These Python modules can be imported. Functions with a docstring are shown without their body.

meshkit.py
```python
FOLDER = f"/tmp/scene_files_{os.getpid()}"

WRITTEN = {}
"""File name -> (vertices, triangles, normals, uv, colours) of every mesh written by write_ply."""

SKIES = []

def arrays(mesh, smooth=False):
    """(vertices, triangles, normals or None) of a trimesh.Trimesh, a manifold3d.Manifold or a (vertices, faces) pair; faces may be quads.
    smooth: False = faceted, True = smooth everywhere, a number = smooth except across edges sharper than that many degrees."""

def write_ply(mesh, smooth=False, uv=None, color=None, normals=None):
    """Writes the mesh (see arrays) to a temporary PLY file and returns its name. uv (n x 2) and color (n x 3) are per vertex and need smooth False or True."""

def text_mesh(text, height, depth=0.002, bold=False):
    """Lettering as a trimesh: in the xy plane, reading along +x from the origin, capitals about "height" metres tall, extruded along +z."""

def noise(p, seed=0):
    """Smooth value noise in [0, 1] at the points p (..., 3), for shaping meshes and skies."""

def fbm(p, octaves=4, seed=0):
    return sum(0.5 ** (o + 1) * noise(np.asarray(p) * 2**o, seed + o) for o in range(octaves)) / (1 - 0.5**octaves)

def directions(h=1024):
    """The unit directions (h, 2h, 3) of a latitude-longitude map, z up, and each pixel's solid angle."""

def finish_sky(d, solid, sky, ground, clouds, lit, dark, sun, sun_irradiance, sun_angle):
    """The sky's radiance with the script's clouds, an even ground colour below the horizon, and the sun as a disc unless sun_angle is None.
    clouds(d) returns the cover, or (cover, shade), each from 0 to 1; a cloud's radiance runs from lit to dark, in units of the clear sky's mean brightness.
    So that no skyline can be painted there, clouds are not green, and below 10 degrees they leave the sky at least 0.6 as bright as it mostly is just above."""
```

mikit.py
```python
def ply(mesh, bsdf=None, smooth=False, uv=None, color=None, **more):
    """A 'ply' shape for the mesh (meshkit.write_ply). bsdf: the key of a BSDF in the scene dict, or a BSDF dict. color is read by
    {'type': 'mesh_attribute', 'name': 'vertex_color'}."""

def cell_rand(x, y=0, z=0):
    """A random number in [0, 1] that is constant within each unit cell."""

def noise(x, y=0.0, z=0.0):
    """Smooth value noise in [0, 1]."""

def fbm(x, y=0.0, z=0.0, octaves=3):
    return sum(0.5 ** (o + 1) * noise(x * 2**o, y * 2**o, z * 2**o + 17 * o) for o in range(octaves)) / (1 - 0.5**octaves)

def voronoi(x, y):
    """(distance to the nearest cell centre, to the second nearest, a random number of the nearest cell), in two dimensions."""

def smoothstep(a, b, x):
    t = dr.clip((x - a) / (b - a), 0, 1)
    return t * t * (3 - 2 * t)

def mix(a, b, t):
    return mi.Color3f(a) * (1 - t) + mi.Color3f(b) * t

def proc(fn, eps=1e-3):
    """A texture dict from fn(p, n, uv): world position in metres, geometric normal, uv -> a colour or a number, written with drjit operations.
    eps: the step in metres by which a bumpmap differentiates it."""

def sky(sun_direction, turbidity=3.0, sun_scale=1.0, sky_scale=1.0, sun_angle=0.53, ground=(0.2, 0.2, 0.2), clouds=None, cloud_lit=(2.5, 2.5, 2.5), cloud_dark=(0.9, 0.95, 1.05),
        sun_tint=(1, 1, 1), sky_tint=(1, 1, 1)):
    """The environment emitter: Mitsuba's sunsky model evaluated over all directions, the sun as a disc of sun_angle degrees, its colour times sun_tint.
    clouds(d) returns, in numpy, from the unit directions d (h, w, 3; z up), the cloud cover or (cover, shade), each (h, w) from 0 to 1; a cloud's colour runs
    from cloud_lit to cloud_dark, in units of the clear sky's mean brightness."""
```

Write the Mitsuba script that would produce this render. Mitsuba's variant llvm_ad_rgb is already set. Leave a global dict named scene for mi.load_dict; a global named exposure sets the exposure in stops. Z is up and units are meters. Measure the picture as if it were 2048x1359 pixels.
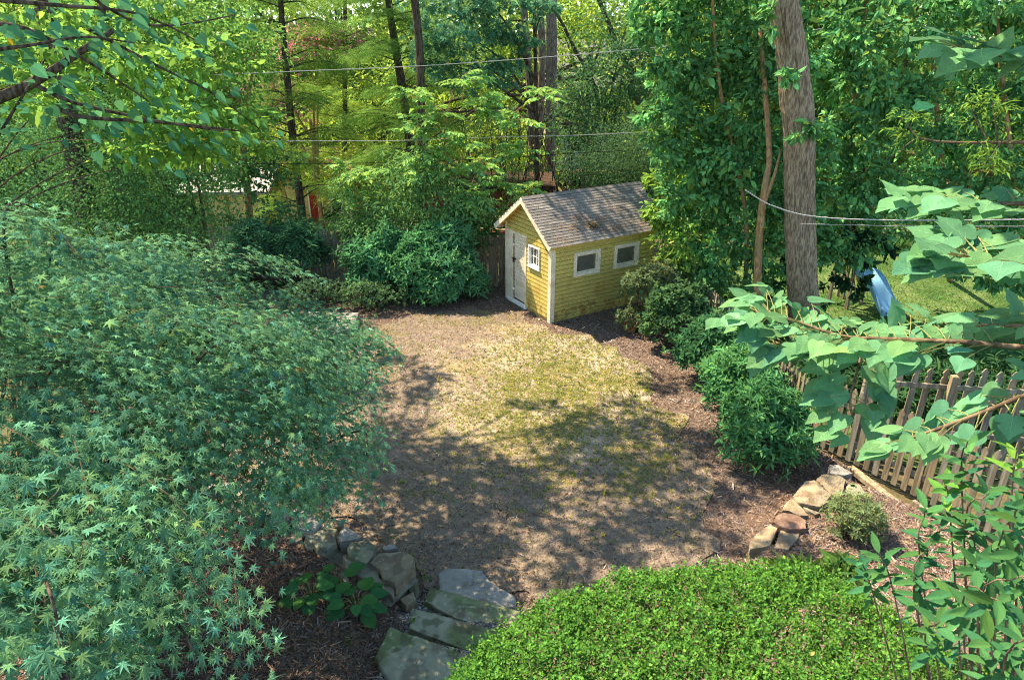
import math
import numpy as np
import trimesh
import shapely
import shapely.geometry as sg
import mitsuba as mi
import drjit as dr
import mikit
import meshkit
from mikit import noise, fbm, voronoi, cell_rand, smoothstep, mix

T = mi.ScalarTransform4f
scene, labels = {}, {}

# ---------------------------------------------------------------- camera, sky, exposure
PITCH = math.radians(23.92)
scene['camera'] = {'type': 'perspective', 'fov': 73.45, 'fov_axis': 'x', 'near_clip': 0.05, 'far_clip': 900.0,
                   'to_world': T().look_at(origin=[0, 0, 6.49], target=[0, math.cos(PITCH), 6.49 - math.sin(PITCH)], up=[0, 0, 1])}
SUN = (-0.47, 0.345, 0.812)
scene['sky'] = mikit.sky(SUN, turbidity=3.0, sun_scale=1.15, sky_scale=1.45, sky_tint=(1.14, 1.0, 0.8), sun_tint=(1.03, 1.0, 0.92))
exposure = 3.2

# ---------------------------------------------------------------- helpers
used = {}


def numbered(key):
    n = used.get(key, 0)
    used[key] = n + 1
    return key if n == 0 else f'{key}_{n:03d}'


def note(key, label=None, cat=None, group=None, kind=None):
    d = {k: v for k, v in (('label', label), ('category', cat), ('group', group), ('kind', kind)) if v}
    if d:
        labels[key] = d


def thing(name, label, cat, group=None):
    key = numbered(name)
    note(key, label, cat, group)
    return key


def put(name, shape, parent=None, label=None, cat=None, group=None, kind=None):
    key = numbered(parent + '__' + name if parent else name)
    scene[key] = shape
    note(key, label, cat, group, kind)
    return key


def unit(v):
    v = np.asarray(v, float)
    return v / np.maximum(np.linalg.norm(v, axis=-1, keepdims=True), 1e-9)


def R(seed):
    return np.random.default_rng(seed)


class MB:
    """Collects vertices, triangles and one colour per vertex."""

    def __init__(self):
        self.v, self.f, self.c, self.n = [], [], [], 0

    def add(self, v, f, c=None):
        v, f = np.asarray(v, float), np.asarray(f, int)
        if f.shape[1] == 4:
            f = np.vstack([f[:, [0, 1, 2]], f[:, [0, 2, 3]]])
        self.v.append(v)
        self.f.append(f + self.n)
        self.c.append(np.broadcast_to(np.asarray((1, 1, 1) if c is None else c, float), (len(v), 3)))
        self.n += len(v)

    def mesh(self, m, c=None):
        self.add(m.vertices, m.faces, c)

    def arrays(self):
        return np.vstack(self.v), np.vstack(self.f), np.vstack(self.c)

    def ply(self, bsdf, smooth=False, color=True, **more):
        v, f, c = self.arrays()
        return mikit.ply((v, f), bsdf, smooth=smooth, color=c if color else None, **more)


BOXF = np.array([[0, 1, 3, 2], [4, 6, 7, 5], [0, 4, 5, 1], [2, 3, 7, 6], [0, 2, 6, 4], [1, 5, 7, 3]])


def box(mb, lo, hi, frame=None, c=None, ch=0.0):
    """Axis-aligned box in a frame (origin, three axes); its long edges can be chamfered."""
    lo, hi = np.asarray(lo, float), np.asarray(hi, float)
    if ch > 0:
        e = np.array([lo, hi])
        pts = []
        for sx in (0, 1):
            for sy in (0, 1):
                for sz in (0, 1):
                    p = np.array([e[sx, 0], e[sy, 1], e[sz, 2]])
                    s = np.array([1 - 2 * sx, 1 - 2 * sy, 1 - 2 * sz]) * ch
                    for k in range(3):
                        q = p + s
                        q[k] = p[k]
                        pts.append(q)
        m = trimesh.convex.convex_hull(np.array(pts))
        v, f = np.array(m.vertices), np.array(m.faces)
    else:
        v = np.array([[x, y, z] for x in (lo[0], hi[0]) for y in (lo[1], hi[1]) for z in (lo[2], hi[2])])
        f = BOXF
    if frame is not None:
        o, ax = frame
        v = np.asarray(o) + v @ np.asarray(ax)
        if np.linalg.det(np.asarray(ax)) < 0:
            f = f[:, ::-1]
    mb.add(v, f, c)


def beam(mb, a, b, w, h, up=(0, 0, 1), c=None, ch=0.0):
    """A bar of section w x h from a to b."""
    a, b = np.asarray(a, float), np.asarray(b, float)
    x = unit(b - a)
    y = unit(np.cross(np.asarray(up, float), x))
    z = np.cross(x, y)
    box(mb, (0, -w / 2, -h / 2), (np.linalg.norm(b - a), w / 2, h / 2), (a, np.array([x, y, z])), c, ch)


def smooth_path(pts, n):
    p = np.asarray(pts, float)
    if len(p) < 3:
        t = np.linspace(0, 1, n)[:, None]
        return p[0] * (1 - t) + p[-1] * t
    q = np.vstack([2 * p[0] - p[1], p, 2 * p[-1] - p[-2]])
    out = []
    for s in np.linspace(0, len(p) - 1 - 1e-6, n):
        i, t = int(s), s - int(s)
        a, b, c, d = q[i:i + 4]
        out.append(0.5 * (2 * b + (c - a) * t + (2 * a - 5 * b + 4 * c - d) * t * t + (3 * b - a - 3 * c + d) * t ** 3))
    return np.array(out)


def tube(mb, pts, r0, r1, n=12, sides=8, bump=0.0, seed=0, c=None, cap=True, flare=0.0):
    """A tapered round limb along a smoothed path."""
    p = smooth_path(pts, n)
    t = unit(np.gradient(p, axis=0))
    ref = np.where(np.abs(t[:, 2:]) < 0.85, [[0, 0, 1.0]], [[1.0, 0, 0]])
    if np.abs(t[:, 2]).max() > 0.85:
        ref = np.broadcast_to([0.96, 0.28, 0.0], t.shape)
    a = unit(np.cross(t, ref))
    b = np.cross(t, a)
    ang = np.arange(sides) * 2 * np.pi / sides
    s = np.linspace(0, 1, n)
    rad = (r0 + (r1 - r0) * s + flare * np.exp(-s * 14))[:, None] * np.ones(sides)
    v = p[:, None] + rad[..., None] * (np.cos(ang)[None, :, None] * a[:, None] + np.sin(ang)[None, :, None] * b[:, None])
    if bump:
        v = v + (meshkit.noise(v * np.array([7, 7, 2.5]), seed)[..., None] - 0.5) * bump * 2 * unit(v - p[:, None])
    i, j = np.meshgrid(np.arange(n - 1), np.arange(sides), indexing='ij')
    q = np.stack([i * sides + j, i * sides + (j + 1) % sides, (i + 1) * sides + (j + 1) % sides, (i + 1) * sides + j], -1).reshape(-1, 4)
    f = np.vstack([q[:, [0, 1, 2]], q[:, [0, 2, 3]]])
    v = v.reshape(-1, 3)
    if cap:
        k = len(v)
        v = np.vstack([v, p[:1], p[-1:]])
        j = np.arange(sides)
        f = np.vstack([f, np.stack([j * 0 + k, (j + 1) % sides, j], 1), np.stack([j * 0 + k + 1, (n - 1) * sides + j, (n - 1) * sides + (j + 1) % sides], 1)])
    mb.add(v, f, c)


# ---- leaves: x runs along the blade, y across it, z is its normal
def leaf_template(xs, ws, fold=0.12, droop=0.12):
    """A blade folded along its midrib: stations xs with half widths ws between base and tip."""
    L = [(x, w, fold * w - droop * x * x) for x, w in zip(xs, ws)]
    Rr = [(x, -w, fold * w - droop * x * x) for x, w in zip(xs, ws)]
    v = [(0, 0, 0)] + L + Rr + [(1, 0, -droop)]
    k, t = len(xs), 2 * len(xs) + 1
    f = []
    for i in range(k - 1):
        f += [(0, 2 + i, 1 + i), (0, k + 1 + i, k + 2 + i)]
    f += [(0, t, k), (0, 2 * k, t)]
    return np.array(v, float), np.array(f)


OVAL2 = leaf_template([0.45], [0.26], 0.35, 0.1)
OVAL4 = leaf_template([0.28, 0.65], [0.24, 0.2], 0.3, 0.12)
LANCE = leaf_template([0.4], [0.14], 0.4, 0.2)
LANCE4 = leaf_template([0.25, 0.65], [0.13, 0.12], 0.35, 0.18)
HEART = leaf_template([-0.06, 0.2, 0.55], [0.22, 0.4, 0.3], 0.2, 0.12)
BLADE = (np.array([[0, 0.05, 0], [0, -0.05, 0], [1, 0, 0.0]]), np.array([[0, 1, 2]]))
CHIP = (np.array([[0, 0.06, 0], [0, -0.065, 0], [1, -0.05, 0.02], [0.9, 0.06, 0.01]]), np.array([[0, 1, 2], [0, 2, 3]]))


def maple_template():
    ang = np.radians([-128, -84, -42, 0, 42, 84, 128])
    rad = np.array([0.36, 0.72, 0.93, 1.0, 0.93, 0.72, 0.36])
    v, f = [(0, 0, 0.0)], []
    sin = np.radians([-160, -104, -62, -21, 21, 62, 104, 160])
    sr = np.array([0.1, 0.22, 0.29, 0.33, 0.33, 0.29, 0.22, 0.1])
    for a, r in zip(sin, sr):
        v.append((r * math.cos(a), r * math.sin(a), -0.01))
    for k, (a, r) in enumerate(zip(ang, rad)):
        v.append((r * math.cos(a), r * math.sin(a), -0.2 * r * r))
        f += [(0, 1 + k, 9 + k), (0, 9 + k, 2 + k)]
    v = np.array(v)
    v[:, :] *= 0.6
    return v, np.array(f)


MAPLE = maple_template()


def frond_template(pairs, width, leaflet, droop=0.15, tip=True):
    """A compound leaf: pairs of narrow leaflets along one rachis."""
    v, f = [], []

    def tri(*p):
        k = len(v)
        v.extend(p)
        f.append((k, k + 1, k + 2))

    for i in range(pairs):
        x = 0.16 + 0.8 * i / (pairs - 1)
        w = width * (0.55 + 0.9 * math.sin(math.pi * (0.15 + 0.8 * i / pairs))) / 1.45
        for s in (-1, 1):
            z = -droop * x * x
            a, m = (x, 0, z), (x + leaflet * 0.6, s * w * 0.5, z + 0.015)
            b, t = (x + leaflet * 0.15, s * w * 0.55, z + 0.01), (x + leaflet * 0.9, s * w, z - 0.05)
            tri(a, b, m)
            tri(b, t, m)
    k = len(v)
    v.extend([(0, 0.008, 0), (0, -0.008, 0), (1, 0, -droop)])
    f.append((k, k + 1, k + 2))
    return np.array(v, float), np.array(f)


PINNATE = frond_template(9, 0.2, 0.075)
WALNUT = frond_template(7, 0.24, 0.13, 0.3)
FEATHER = frond_template(9, 0.17, 0.05, 0.1)


def scatter(mb, tpl, P, D, N, S, C):
    """Leaves at P along D with normals near N, sizes S and colours C."""
    V, F = tpl
    P, D, N = np.asarray(P, float), unit(D), np.asarray(N, float)
    m = len(P)
    Y = unit(np.cross(N, D))
    Z = np.cross(D, Y)
    S = np.broadcast_to(np.asarray(S, float), (m,))
    v = P[:, None] + S[:, None, None] * (V[None, :, :1] * D[:, None] + V[None, :, 1:2] * Y[:, None] + V[None, :, 2:] * Z[:, None])
    f = F[None] + (np.arange(m) * len(V))[:, None, None]
    c = np.repeat(np.broadcast_to(C, (m, 3)), len(V), axis=0)
    mb.add(v.reshape(-1, 3), f.reshape(-1, 3), c)


def tones(rng, m, base, spread=0.25, warm=0.15, odd=None, odd_share=0.0):
    """One colour per leaf round a base colour; now and then a differently coloured leaf."""
    c = np.asarray(base, float) * np.exp(rng.normal(0, spread, (m, 1)))
    w = rng.normal(0, warm, (m, 1))
    c = c * np.exp(w * np.array([[1.0, 0.25, -0.8]]))
    if odd is not None:
        k = rng.random(m) < odd_share
        c[k] = np.asarray(odd) * np.exp(rng.normal(0, 0.2, (k.sum(), 1)))
    return np.clip(c, 0.004, 0.85)


def ball(rng, m, shell=0.5):
    d = unit(rng.normal(size=(m, 3)))
    return d * (shell + (1 - shell) * rng.random((m, 1)) ** 0.6)


def foliage(mb, blobs, tpl, size, base, rng, per=26, spread=0.3, up=0.7, out=0.6, jitter=0.6, droop=0.35, flat=0.45, clump=0.3, shell=0.45, tone=0.25, warm=0.15,
            odd=None, odd_share=0.0, sides=None):
    """Leaf clumps spread through blobs (x, y, z, rx, ry, rz, leaves): sprigs of some leaves each round a twig end, flatter than round."""
    for (x, y, z, rx, ry, rz, n) in blobs:
        k = max(3, int(n / per))
        rr = np.array([rx, ry, rz])
        u = ball(rng, k, shell)
        cen = np.array([x, y, z]) + u * rr
        ctone = np.exp(rng.normal(0, tone * 0.6, (k, 1)))
        which = rng.integers(0, k, int(n))
        rad = clump * np.mean(sorted(rr)[:2])
        off = rng.normal(size=(int(n), 3)) * rad * np.array([1, 1, flat])
        P = cen[which] + off
        outd = unit(u[which] / rr)
        N = outd * out + np.array([0, 0, up]) + rng.normal(0, jitter, (int(n), 3))
        D = unit(off * np.array([1, 1, 0.3])) * 0.7 + outd * 0.5 + rng.normal(0, 0.5, (int(n), 3)) + np.array([0, 0, -droop])
        C = tones(rng, int(n), base, tone, warm, odd, odd_share) * ctone[which]
        S = size * np.exp(rng.normal(0, spread, int(n)))
        scatter(mb, tpl, P, D, N, S, np.clip(C, 0.004, 0.85))


# ---------------------------------------------------------------- materials
def bsdf(name, d):
    scene[name] = d


VC = {'type': 'mesh_attribute', 'name': 'vertex_color'}
bsdf('leaf', {'type': 'principledthin', 'base_color': VC, 'roughness': 0.42, 'diff_trans': 0.95, 'eta': 1.45})
bsdf('leaf_gloss', {'type': 'principledthin', 'base_color': VC, 'roughness': 0.3, 'diff_trans': 0.7, 'eta': 1.45})
bsdf('leaf_satin', {'type': 'principledthin', 'base_color': VC, 'roughness': 0.27, 'diff_trans': 0.85, 'eta': 1.6})
bsdf('leaf_thin', {'type': 'principledthin', 'base_color': VC, 'roughness': 0.6, 'diff_trans': 1.25, 'eta': 1.4})
bsdf('matte', {'type': 'twosided', 'b': {'type': 'diffuse', 'reflectance': VC}})


def proc(fn, eps=1e-3):
    return mikit.proc(fn, eps)


def rough(fn, bump=None, scale=1.0, eps=2e-3):
    d = {'type': 'diffuse', 'reflectance': proc(fn)}
    if bump is not None:
        d = {'type': 'bumpmap', 'nested': d, 't': proc(bump, eps), 'scale': scale}
    return {'type': 'twosided', 'b': d}


def bark_fn(dark, light, mossy=None):
    def fn(p, n, uv):
        a = fbm(p.x * 46, p.y * 46, p.z * 7.5, 3)
        c = mix(dark, light, smoothstep(0.3, 0.7, a))
        g = fbm(p.x * 3, p.y * 3, p.z * 1.3, 2)
        if mossy is not None:
            c = mix(c, mossy, smoothstep(0.5, 0.75, g) * 0.6)
        return c
    return fn


def bark_bump(p, n, uv):
    return fbm(p.x * 38, p.y * 38, p.z * 4, 3) * 0.02


bsdf('bark', rough(bark_fn((0.17, 0.128, 0.088), (0.37, 0.295, 0.2)), bark_bump))
bsdf('bark_dark', rough(bark_fn((0.035, 0.027, 0.02), (0.12, 0.095, 0.075))))
bsdf('bark_tan', rough(bark_fn((0.26, 0.145, 0.07), (0.46, 0.29, 0.15), (0.2, 0.17, 0.08))))
bsdf('twig', rough(bark_fn((0.09, 0.065, 0.045), (0.2, 0.15, 0.1))))
bsdf('green_twig', {'type': 'twosided', 'b': {'type': 'diffuse', 'reflectance': {'type': 'rgb', 'value': [0.2, 0.2, 0.08]}}})


# ---------------------------------------------------------------- the ground
def ramp(x, a, b):
    t = np.clip((np.asarray(x, float) - a) / (b - a), 0, 1)
    return t * t * (3 - 2 * t)


def ground_z(x, y):
    """Level yard, falling away behind the back fence and rising again far off."""
    x, y = np.asarray(x, float), np.asarray(y, float)
    z = -3.2 * ramp(y, 18.8, 40) - 0.06
    z = z + 6.0 * ramp(y, 70, 220)
    return z - 0.5 * ramp(-x, 7, 14)


def bed_z(x, y):
    """The two raised beds beside the steps, climbing towards the house."""
    return 0.3 + 0.27 * np.maximum(0, 6.6 - np.asarray(y, float)) - 0.24 * ramp(x, -1.95, -1.3) * ramp(-np.asarray(x, float), 0.3, 1.0) + 0.02 * np.asarray(meshkit.fbm(np.stack([x, y, 0 * x], -1) * 2.2, 3, 5))


def sheet(xs, ys, fn):
    X, Y = np.meshgrid(xs, ys, indexing='ij')
    v = np.stack([X, Y, fn(X, Y)], -1).reshape(-1, 3)
    n, m = len(xs), len(ys)
    i, j = np.meshgrid(np.arange(n - 1), np.arange(m - 1), indexing='ij')
    f = np.stack([i * m + j, (i + 1) * m + j, (i + 1) * m + j + 1, i * m + j + 1], -1).reshape(-1, 4)
    return v, f


def patch(poly, step, zfn, seed=0, wobble=0.08):
    """A ground sheet with a ragged outline: grid points inside the outline, triangulated."""
    pg = sg.Polygon(poly).buffer(0)
    b = np.array(pg.exterior.segmentize(step * 0.8).coords[:-1])
    b = b + (meshkit.noise(np.c_[b * 2.3, 0 * b[:, 0]], seed)[:, None] - 0.5) * wobble * 2
    pg = sg.Polygon(b).buffer(0)
    if pg.geom_type != 'Polygon':
        pg = max(pg.geoms, key=lambda q: q.area)
    x0, y0, x1, y1 = pg.bounds
    X, Y = np.meshgrid(np.arange(x0, x1, step), np.arange(y0, y1, step), indexing='ij')
    rng = R(seed)
    q = np.stack([X, Y], -1).reshape(-1, 2) + rng.uniform(-0.25, 0.25, (X.size, 2)) * step
    q = q[shapely.contains_xy(pg.buffer(-step * 0.4), q[:, 0], q[:, 1])]
    e = np.array(pg.exterior.coords[:-1])
    p = np.vstack([e, q])
    from scipy.spatial import Delaunay
    t = Delaunay(p).simplices
    c = p[t].mean(1)
    t = t[shapely.contains_xy(pg, c[:, 0], c[:, 1])]
    a = p[t]
    w = np.cross(a[:, 1] - a[:, 0], a[:, 2] - a[:, 0])
    t[w < 0] = t[w < 0][:, ::-1]
    return np.c_[p, zfn(p[:, 0], p[:, 1])], t, pg


def soil_fn(p, n, uv):
    a = fbm(p.x * 0.9, p.y * 0.9, p.z, 3)
    b = fbm(p.x * 14, p.y * 14, p.z * 14, 2)
    c = mix((0.07, 0.065, 0.03), (0.14, 0.115, 0.07), a)
    return c * (0.75 + 0.5 * b)


def lawn_fn(p, n, uv):
    a = fbm(p.x * 0.8 + 3, p.y * 0.8, 0.0, 3)
    b = fbm(p.x * 9, p.y * 9, 0.0, 3)
    s = 0.5 * noise(p.x * 60, p.y * 60, 0.0) + 0.5 * noise(p.x * 150, p.y * 150, 0.0)
    c = mix((0.2, 0.16, 0.122), (0.33, 0.275, 0.21), smoothstep(0.3, 0.7, 0.5 * a + 0.5 * b))
    c = mix(c, (0.25, 0.21, 0.075), smoothstep(0.5, 0.62, fbm(p.x * 1.3 + 9, p.y * 1.3 + 2, 0.0, 3)) * 0.35)
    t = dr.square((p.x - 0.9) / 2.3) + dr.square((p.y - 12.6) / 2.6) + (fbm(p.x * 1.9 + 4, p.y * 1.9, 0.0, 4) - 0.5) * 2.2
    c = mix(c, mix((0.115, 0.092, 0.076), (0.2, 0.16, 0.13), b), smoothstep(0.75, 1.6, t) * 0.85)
    c = c * (0.5 + 1.0 * s)
    d, e, w = voronoi(p.x * 22, p.y * 22)
    return mix(c, (0.05, 0.035, 0.025), dr.select((w > 0.86) & (d < 0.22), 0.85, 0.0))


def lawn_bump(p, n, uv):
    return fbm(p.x * 24, p.y * 24, 0.0, 3) * 0.03


def mulch_fn(p, n, uv):
    b = fbm(p.x * 22, p.y * 22, p.z * 10, 3)
    s = noise(p.x * 75 + 4 * b, p.y * 75, 0.0)
    c = mix((0.06, 0.045, 0.037), (0.22, 0.165, 0.135), smoothstep(0.25, 0.8, 0.5 * b + 0.5 * s))
    return mix(c, (0.14, 0.085, 0.06), smoothstep(0.55, 0.7, fbm(p.x * 1.7, p.y * 1.7, 0.0, 2)) * 0.4)


def mulch_bump(p, n, uv):
    return fbm(p.x * 40, p.y * 40, p.z * 10, 3) * 0.035


def green_lawn_fn(p, n, uv):
    a = fbm(p.x * 1.2, p.y * 1.2, 0.0, 3)
    s = noise(p.x * 50, p.y * 50, 0.0)
    return mix((0.05, 0.09, 0.03), (0.11, 0.15, 0.06), smoothstep(0.3, 0.7, a)) * (0.7 + 0.6 * s)


bsdf('soil', rough(soil_fn))
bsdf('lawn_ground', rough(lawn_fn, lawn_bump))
bsdf('mulch_ground', rough(mulch_fn, mulch_bump))
bsdf('green_lawn', rough(green_lawn_fn))

xs = np.unique(np.r_[np.linspace(-400, -30, 22), np.linspace(-30, 30, 61), np.linspace(30, 400, 22)])
ys = np.unique(np.r_[np.linspace(-20, 0, 5), np.linspace(0, 45, 61), np.linspace(45, 120, 26), np.linspace(120, 700, 24)])
put('ground', mikit.ply(sheet(xs, ys, ground_z), 'soil', smooth=True), kind='structure')

# mulch over the whole yard floor, the lawn on it
MULCH = [(-7.5, 19.0), (-0.2, 18.6), (4.6, 17.6), (4.75, 15.5), (5.25, 10.1), (6.1, 8.3), (3.3, 7.2), (0.6, 6.2), (-0.6, 6.2), (-1.5, 6.6), (-3.8, 7.9), (-7.5, 9.2)]


def yard_z(x, y):
    return 0.012 * np.asarray(meshkit.fbm(np.stack([x, y, 0 * x], -1) * 1.7, 3, 2)) - 0.006


v, f, MULCH_PG = patch(MULCH, 0.16, yard_z, 1, 0.02)
put('mulch_bed', mikit.ply((v, f), 'mulch_ground', smooth=True), kind='structure', label='brown bark mulch round the edges of the lawn and under the shrubs')
LAWN = [(-3.71, 14.33, 0.00)[:2], (-3.22, 15.46, -0.00)[:2], (-2.34, 16.25, 0.00)[:2], (-1.22, 16.60, 0.00)[:2], (-0.18, 16.25, 0.00)[:2], (0.81, 15.52, 0.00)[:2], (1.61, 14.85, 0.00)[:2], (2.21, 14.06, 0.00)[:2], (2.75, 12.93, 0.00)[:2], (2.98, 11.74, 0.00)[:2], (3.07, 10.46, 0.00)[:2],
        (3.04, 9.24, -0.00)[:2], (2.89, 8.23, 0.00)[:2], (2.68, 7.28, 0.00)[:2], (1.80, 6.91, 0.00)[:2], (0.23, 6.56, -0.00)[:2], (-0.91, 6.64, 0.00)[:2], (-1.57, 7.18, 0.00)[:2], (-2.73, 8.06, -0.00)[:2], (-3.85, 8.59, 0.00)[:2], (-5.00, 9.98, 0.00)[:2], (-5.05, 12.15, 0.00)[:2], (-4.64, 13.54, 0.00)[:2]]
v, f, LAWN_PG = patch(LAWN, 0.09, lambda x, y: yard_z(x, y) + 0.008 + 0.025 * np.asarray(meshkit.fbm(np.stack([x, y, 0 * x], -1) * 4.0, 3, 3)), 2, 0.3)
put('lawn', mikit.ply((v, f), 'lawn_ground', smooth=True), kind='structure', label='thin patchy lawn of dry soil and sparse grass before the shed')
NLAWN = [(5.0, 19.5), (5.0, 15.6), (5.7, 10.0), (7.0, 9.2), (12.5, 9.0), (16.5, 14), (17.5, 22.0), (14.0, 26.0), (7.0, 24.0)]
v, f, NLAWN_PG = patch(NLAWN, 0.4, lambda x, y: ground_z(x, y) * 0 - 0.03 - 3.2 * ramp(y, 18.8, 40) + 0.01 * x * 0, 4, 0.1)
put('neighbour_lawn', mikit.ply((v, f), 'green_lawn', smooth=True), kind='structure', label='green lawn next door beyond the picket fence')

# raised beds left and right of the steps
BED_L = [(-7.0, 9.4), (-5.2, 8.9), (-4.1, 8.25), (-3.2, 7.65), (-2.4, 7.0), (-1.75, 6.5), (-1.4, 6.25), (-1.25, 5.9), (-1.35, 5.2), (-1.55, 4.6), (-1.9, 3.9), (-2.3, 2.0), (-7.0, 2.0)]
BED_R = [(0.2, 5.9), (1.0, 6.2), (2.2, 6.6), (3.2, 7.0), (3.9, 7.6), (4.5, 8.3), (5.0, 8.75), (5.6, 8.2), (6.6, 6.8), (8.0, 4.6), (8.0, 2.0), (0.5, 2.0), (0.0, 4.4)]
v, f, BEDL_PG = patch(BED_L, 0.08, bed_z, 5, 0.03)
put('raised_bed', mikit.ply((v, f), 'mulch_ground', smooth=True), kind='structure', label='mulched bed behind the low stone wall, under the maple')
v, f, BEDR_PG = patch(BED_R, 0.08, bed_z, 6, 0.03)
put('raised_bed', mikit.ply((v, f), 'mulch_ground', smooth=True), kind='structure', label='mulched bed between the stone edging and the clipped hedge')


def gravel_fn(p, n, uv):
    d, e, w = voronoi(p.x * 55, p.y * 55)
    return mix((0.12, 0.11, 0.1), (0.42, 0.38, 0.34), w) * smoothstep(0.75, 0.2, d)


bsdf('gravel_ground', rough(gravel_fn))
PATH = [(-1.6, 6.05), (-1.2, 6.55), (0.3, 6.2), (0.3, 4.0), (-0.3, 2.0), (-2.9, 2.0), (-2.5, 3.6), (-2.05, 4.3), (-1.75, 5.2)]
PATH_Z = lambda x, y: 0.035 + 0.31 * np.maximum(0, 6.55 - np.asarray(y, float))
v, f, PATH_PG = patch(PATH, 0.1, PATH_Z, 7, 0.02)
put('gravel_path', mikit.ply((v, f), 'gravel_ground', smooth=True), kind='structure', label='grey gravel between and beside the stone steps')

# ---------------------------------------------------------------- stones


def stone_fn(base, alt, spots):
    def fn(p, n, uv):
        a = fbm(p.x * 3.5, p.y * 3.5, p.z * 5, 3)
        b = fbm(p.x * 19, p.y * 19, p.z * 19, 3)
        c = mix(base, alt, smoothstep(0.35, 0.65, a)) * (0.72 + 0.56 * b)
        c = mix(c, (0.11, 0.085, 0.065), smoothstep(0.52, 0.66, fbm(p.x * 5 + 8, p.y * 5, p.z * 5, 4)) * 0.55)
        c = mix(c, spots, smoothstep(0.66, 0.74, fbm(p.x * 16 + 5, p.y * 16, p.z * 9, 3)) * 0.7)
        c = mix(c, (base[0] * 0.45, base[1] * 0.45, base[2] * 0.45), smoothstep(0.62, 0.72, fbm(p.x * 7, p.y * 7 + 3, p.z * 7, 3)) * 0.6)
        return c
    return fn


def stone_bump(p, n, uv):
    return fbm(p.x * 9, p.y * 9, p.z * 12, 4) * 0.035 + fbm(p.x * 40, p.y * 40, p.z * 40, 3) * 0.014


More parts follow.
